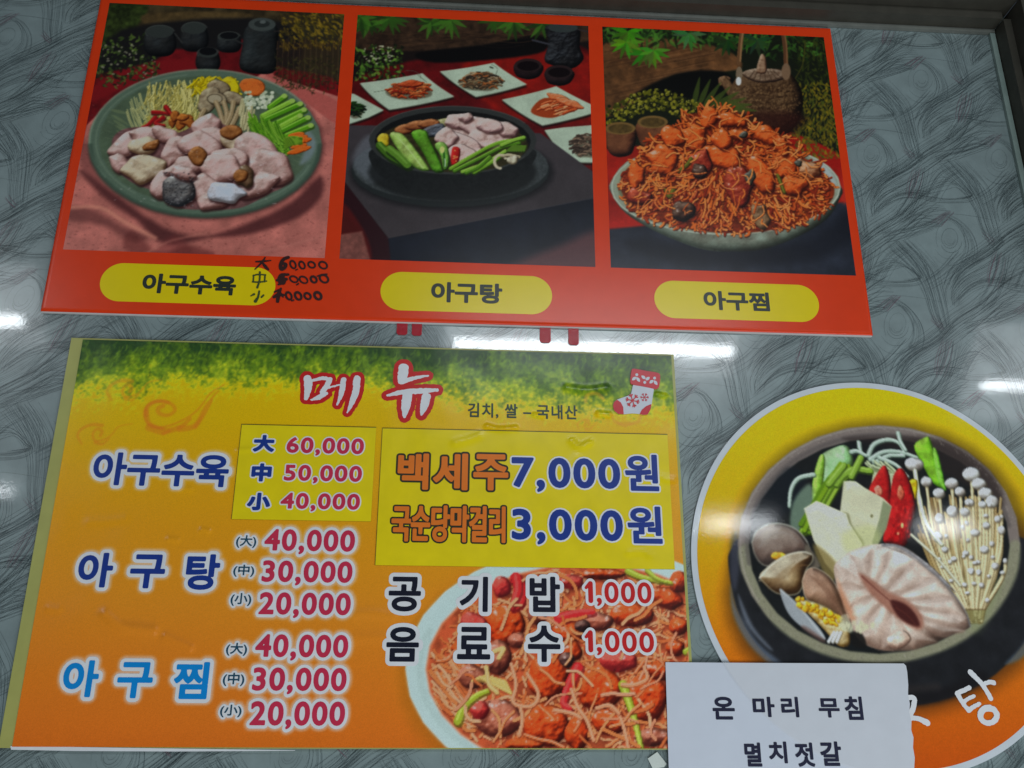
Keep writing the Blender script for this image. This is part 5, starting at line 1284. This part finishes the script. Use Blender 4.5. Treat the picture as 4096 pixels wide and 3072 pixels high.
    # enoki mushrooms
    heads = [(1275, 535, 50, 34), (1340, 628, 30, 26), (1408, 690, 32, 26), (1475, 638, 36, 28), (1520, 682, 28, 24), (1580, 590, 46, 36), (1620, 640, 40, 30), (1655, 690, 38, 30), (1690, 735, 34, 32), (1478, 785, 30, 30), (1640, 750, 22, 18), (1570, 740, 26, 20), (1410, 822, 24, 26), (1400, 922, 24, 28), (1545, 790, 26, 22), (1720, 828, 18, 18), (1660, 862, 20, 18), (1740, 886, 20, 22), (1440, 990, 18, 16), (1488, 1040, 16, 14), (1578, 1102, 18, 14), (1650, 990, 24, 20), (1708, 1078, 20, 18), (1545, 1178, 14, 12), (1635, 1180, 14, 14), (1665, 1260, 12, 12), (1760, 1050, 12, 14), (1550, 1010, 18, 14), (1600, 900, 26, 18), (1690, 960, 14, 14)]
    for k in range(150):
        x0 = R.uniform(1290, 1740); y0 = R.uniform(700, 1000) + max(0, (1400 - x0)) * .2; xe = 1590 + (x0 - 1560) * .28
        p.strand([(x0, y0), ((x0 + xe) / 2 + (x0 - 1560) * .1, (y0 + 1300) / 2), (xe, 1340 + R.uniform(-60, 40))], R.uniform(9, 15), [(168, 148, 104), (150, 128, 84), (184, 168, 126), (132, 108, 68)][k % 4], (92, 72, 40), (206, 192, 156) if k % 3 == 0 else None)
    p.poly([(1500, 1150), (1740, 1150), (1640, 1400), (1560, 1390)], (130, 140, 96), 40, .45)
    heads += [(R.uniform(1400, 1760), R.uniform(720, 1240), R.uniform(9, 15), R.uniform(8, 13)) for k in range(26)]
    for x, y, rx, ry in heads:
        xe = 1590 + (x - 1560) * .3; p.strand([(x, y + ry * .5), ((x + xe) / 2 + (x - 1560) * .22, (y + 1200) / 2), (xe, 1300)], 15, (190, 178, 142), (104, 86, 54), (214, 206, 178))
    for x, y, rx, ry in sorted(heads, key=lambda h: h[1]):
        p.ell(x + 3, y + 7, rx, ry, (96, 84, 62), soft=5, alpha=.7); p.lump(p.blobp(x, y, rx, ry, 0, 10, .04), (136, 130, 120), (188, 188, 184), (214, 218, 220), R=rx * .8, nz=.08)
    p.strand([(1280, 570), (1300, 700), (1340, 850), (1420, 960)], 20, (196, 200, 176), (90, 90, 66), (220, 222, 206)); p.strand([(1260, 910), (1360, 1000), (1420, 1060), (1520, 1180)], 14, (180, 180, 158), (90, 80, 56), (206, 206, 190))
    # red pepper slices, egg strip
    p.lump([(1240, 640), (1290, 620), (1290, 700), (1260, 760)], (130, 110, 10), (190, 166, 20), (210, 190, 60), R=20)
    p.lump([(1032, 690), (1070, 600), (1115, 542), (1140, 580), (1152, 660), (1150, 760), (1090, 720)], (80, 8, 10), (156, 18, 20), (196, 50, 44), R=30, nz=.2)
    p.lump([(1165, 600), (1200, 556), (1235, 590), (1270, 680), (1284, 780), (1260, 880), (1230, 970), (1160, 960), (1110, 940), (1140, 800), (1150, 700)], (84, 8, 10), (158, 16, 20), (192, 44, 42), R=40, nz=.25)
    p.lump([(1195, 650), (1215, 660), (1225, 700), (1205, 730), (1185, 700)], (150, 50, 30), (190, 96, 70), (210, 130, 100), R=14); p.lump(p.blobp(1085, 680, 20, 30), (150, 70, 50), (190, 120, 96), (214, 160, 140), R=14)
    for k in range(26): p.ell(1205 + R.uniform(-40, 50), R.uniform(740, 940), 6, 9, (120, 10, 14) if k % 2 else (196, 60, 50), soft=3, alpha=.7)
    p.ell(1212, 862, 7, 14, (216, 190, 130)); p.ell(1190, 905, 6, 8, (210, 150, 110))
    # tofu
    T = ((118, 124, 84), (182, 184, 146), (200, 203, 172))
    p.poly([(900, 628), (935, 624), (965, 630), (1010, 660), (1110, 716), (1156, 760), (1130, 860), (1050, 1000), (900, 990), (880, 800)], (186, 184, 158), 4, smooth=False, tex=(90, .08, 3)); p.poly([(1090, 830), (1110, 730), (1156, 762), (1128, 880), (1080, 970), (1050, 960)], (132, 138, 108), 5, smooth=False)
    p.poly([(904, 628), (965, 628), (1012, 664), (950, 650), (920, 680)], (196, 200, 172), 4, smooth=False)
    p.poly([(880, 800), (925, 800), (945, 860), (1010, 960), (960, 960), (900, 880)], (112, 112, 78), 10, .8)
    p.poly([(690, 772), (755, 732), (780, 740), (915, 800), (930, 850), (1000, 960), (980, 1010), (880, 1050), (850, 1120), (800, 1060), (740, 940)], (196, 194, 170), 4, smooth=False, tex=(90, .06, 6)); p.poly([(690, 774), (755, 733), (915, 802), (830, 824), (760, 780), (720, 800)], (202, 204, 178), 4, smooth=False)
    p.poly([(740, 960), (860, 1060), (845, 1160), (780, 1090)], (128, 112, 66), 14, .8); p.poly([(900, 900), (1050, 860), (1100, 940), (1040, 980), (960, 1000), (900, 980)], (176, 180, 124), 24, .5)
    p.ell(1050, 812, 7, 10, (120, 118, 84)); 
    for k in range(12): p.ell(R.uniform(760, 1080), R.uniform(720, 980), 4, 3, (140, 138, 104), soft=2, alpha=.6)
    # clams
    def shell(q, lo, mid, hi, edge):
        p.poly([(x + 6, y + 14) for x, y in q], (20, 18, 16), 14, .7); p.lump(q, lo, mid, hi, R=90, nz=.06, ns=60); p.line(list(q) + [q[0]], 7, edge, soft=3, alpha=.6)
    shell([(412, 950), (440, 890), (510, 852), (590, 856), (660, 892), (706, 950), (716, 1010), (640, 1060), (540, 1080), (470, 1070), (430, 1020)], (60, 50, 46), (112, 94, 84), (146, 134, 122), (164, 160, 146))
    p.lump(p.blobp(560, 1028, 50, 22), (150, 100, 10), (196, 150, 40), (214, 180, 80), R=16, nz=.6)
    p.poly([(700, 960), (770, 1060), (760, 1090), (700, 1060)], (100, 92, 80), 8)
    shell([(452, 1140), (500, 1080), (580, 1026), (670, 1002), (726, 1012), (735, 1050), (700, 1100), (680, 1190), (640, 1230), (540, 1220)], (70, 46, 20), (150, 128, 96), (184, 176, 154), (176, 172, 150))
    shell([(680, 1160), (705, 1100), (750, 1088), (820, 1130), (870, 1200), (905, 1290), (930, 1370), (925, 1400), (850, 1340), (760, 1290), (700, 1250)], (84, 60, 40), (150, 118, 96), (176, 150, 130), (184, 172, 150))
    p.poly([(560, 1200), (600, 1230), (660, 1290), (720, 1350), (780, 1420), (800, 1468), (720, 1430), (640, 1370), (590, 1300)], (146, 150, 152), 4); p.line([(565, 1205), (660, 1290), (800, 1465)], 10, (176, 180, 180), soft=4, alpha=.7); p.poly([(700, 1400), (800, 1470), (780, 1480), (680, 1410)], (110, 84, 76), 10, .7)
    p.lump([(650, 1260), (700, 1258), (800, 1290), (870, 1340), (930, 1420), (930, 1500), (870, 1500), (800, 1420), (720, 1340)], (110, 84, 40), (176, 158, 116), (206, 196, 160), R=40, nz=.4, ns=40)
    for k in range(34):
        t_ = R.rand(); x, y = 660 + 210 * t_ + R.uniform(-20, 20), 1265 + 110 * t_ + R.uniform(-24, 30); p.lump(p.blobp(x, y, R.uniform(12, 26), R.uniform(9, 18), 40), (150, 104, 6), (202, 160, 30), (220, 190, 80), R=12, nz=.4, seed=k)
    for k in range(3): p.poly([(885, 1345), (935, 1338), (940, 1378), (1075, 1384), (1050, 1425), (970, 1445), (890, 1405)], (172, 172, 148), 4, .35); p.strand([(820 + k * 22, 1480), (850 + k * 18, 1430)], 14, (190, 192, 190), (110, 100, 80), (210, 214, 214))
    for q in ([(430, 940), (470, 890), (560, 868), (640, 900), (690, 960)], [(450, 980), (500, 920), (590, 900), (660, 950)]): p.line(q, 10, (140, 132, 128), 6, soft=8, alpha=.4)
    for k in range(7): p.line([(500 + k * 26, 1200 - k * 18), (560 + k * 20, 1120 - k * 8), (640 + k * 14, 1060 + k * 3)], 5, (120, 92, 60), 3, soft=5, alpha=.45)
    for k in range(6): p.line([(720 + k * 14, 1130 + k * 6), (790 + k * 14, 1200 + k * 12), (850 + k * 12, 1310 + k * 10)], 5, (116, 84, 64), 3, soft=5, alpha=.45)
    p.line([(455, 1140), (520, 1070), (600, 1022), (680, 1004), (726, 1016)], 10, (196, 192, 178), 6, soft=4, alpha=.8); p.line([(412, 950), (440, 892), (510, 856), (590, 858), (660, 894), (708, 952)], 10, (150, 150, 140), 6, soft=4, alpha=.8)
    # fish steak
    p.lump([(848, 1100), (880, 1040), (960, 990), (1060, 964), (1160, 962), (1250, 990), (1360, 1080), (1460, 1190), (1540, 1310), (1575, 1400), (1480, 1440), (1380, 1490), (1260, 1525), (1140, 1530), (1020, 1500), (960, 1440), (930, 1340), (880, 1230)], (110, 90, 78), (180, 162, 148), (206, 198, 190), R=120, nz=.14, ns=90, seed=4)
    p.lump([(1100, 965), (1180, 962), (1260, 1000), (1380, 1090), (1500, 1220), (1400, 1140), (1250, 1030), (1150, 990)], (90, 84, 84), (146, 142, 140), (176, 174, 174), R=20, nz=.5, ns=14)
    def interp(P_, t):
        P_ = np.array(P_, float); u = t * (len(P_) - 1); k = min(int(u), len(P_) - 2); return tuple(P_[k] + (P_[k + 1] - P_[k]) * (u - k))
    FL = ((138, 112, 98), (186, 170, 156), (206, 198, 190))
    inn, out = [(985, 1120), (1060, 1160), (1150, 1215), (1250, 1260), (1320, 1330), (1330, 1410)], [(930, 1010), (1060, 968), (1190, 975), (1330, 1070), (1450, 1190), (1545, 1320), (1560, 1420), (1440, 1460)]
    for k in range(8):
        a, b_ = k / 8, (k + 1) / 8 + .02; m_ = (a + b_) / 2
        o0, o1, om, i0, i1 = interp(out, a), interp(out, min(1, b_)), interp(out, m_), interp(inn, a), interp(inn, min(1, b_))
        p.lump([i0, ((i0[0] + o0[0]) / 2 + 6, (i0[1] + o0[1]) / 2), o0, om, o1, ((i1[0] + o1[0]) / 2, (i1[1] + o1[1]) / 2 + 6), i1], *FL, R=70, nz=.10, ns=80, seed=k + 50, soft=9, edge=.05, alpha=.5)
    inn, out = [(975, 1140), (1030, 1220), (1100, 1290), (1180, 1360), (1270, 1410)], [(862, 1070), (860, 1160), (900, 1280), (950, 1400), (1020, 1490), (1140, 1528), (1290, 1515), (1400, 1480)]
    for k in range(6):
        a, b_ = k / 6, (k + 1) / 6 + .02; m_ = (a + b_) / 2
        o0, o1, om, i0, i1 = interp(out, a), interp(out, min(1, b_)), interp(out, m_), interp(inn, a), interp(inn, min(1, b_))
        p.lump([i0, o0, om, o1, i1], (134, 106, 90), (184, 162, 146), (206, 194, 184), R=70, nz=.10, ns=80, seed=k + 80, soft=9, edge=.05, alpha=.5)
    p.poly([(980, 1118), (1050, 1150), (1130, 1210), (1240, 1262), (1318, 1340), (1320, 1410), (1270, 1410), (1180, 1350), (1100, 1280), (1030, 1210)], (140, 92, 74), 14, .8); p.poly([(1150, 1262), (1220, 1276), (1280, 1330), (1306, 1395), (1260, 1392), (1190, 1345)], (66, 26, 24), 10, .9)
    for q in ([(1000, 1135), (1090, 1215), (1180, 1290)], [(1180, 1300), (1240, 1340), (1290, 1400)]): p.line(q, 8, (96, 48, 40), 4, soft=5, alpha=.7)
    p.line([(1110, 966), (1200, 978), (1320, 1062), (1440, 1175), (1545, 1310), (1575, 1400)], 12, (120, 118, 120), 8, soft=5, alpha=.8)
    p.poly([(870, 1150), (905, 1230), (965, 1350), (935, 1360), (885, 1250)], (186, 118, 78), 18, .55)
    p.lump([(1140, 1450), (1220, 1420), (1260, 1470), (1200, 1520), (1140, 1500)], (120, 92, 78), (180, 158, 140), (206, 192, 180), R=30)
    p.poly([(940, 1430), (1000, 1440), (1020, 1510), (950, 1500)], (26, 24, 22), 8, .9)
    for k in range(40):
        x = R.uniform(885, 1060); y = 1385 + R.uniform(-25, 40) * (1 - abs(x - 960) / 120); p.line([(x, y), (x + R.uniform(-6, 6), y + 18)], 10, (186, 184, 156), soft=3, alpha=.75)
    n = fbm(p.X, p.Y, .003, 3) - .5; p.img *= (1 + .05 * n[..., None]); p.soften(.15)
    return p
import time
for nm, f in (('dish_photo', photo1), ('dish_photo', photo2), ('dish_photo', photo3)):
    t0 = time.time(); q = f(); o = q.mesh(nm, PB, M_photo, rb, g=GP); print(nm, round(time.time() - t0, 1))
    o['label'] = {photo1: 'photograph of raw fish slices and vegetables on a green plate', photo2: 'photograph of a black hot pot with small side dishes', photo3: 'photograph of red braised fish with bean sprouts before a teapot'}[f]
t0 = time.time(); menu_bg().mesh('menu_print', YM - 0.0001, M_menu, mb, g=GM); print('menu', round(time.time() - t0, 1))
t0 = time.time(); disc_mesh('pot_photo', 0.0005, DR - 0.0066, YD2, M_disc, rd, sticker(), g=GD, nr=210, na=720); print('sticker', round(time.time() - t0, 1))
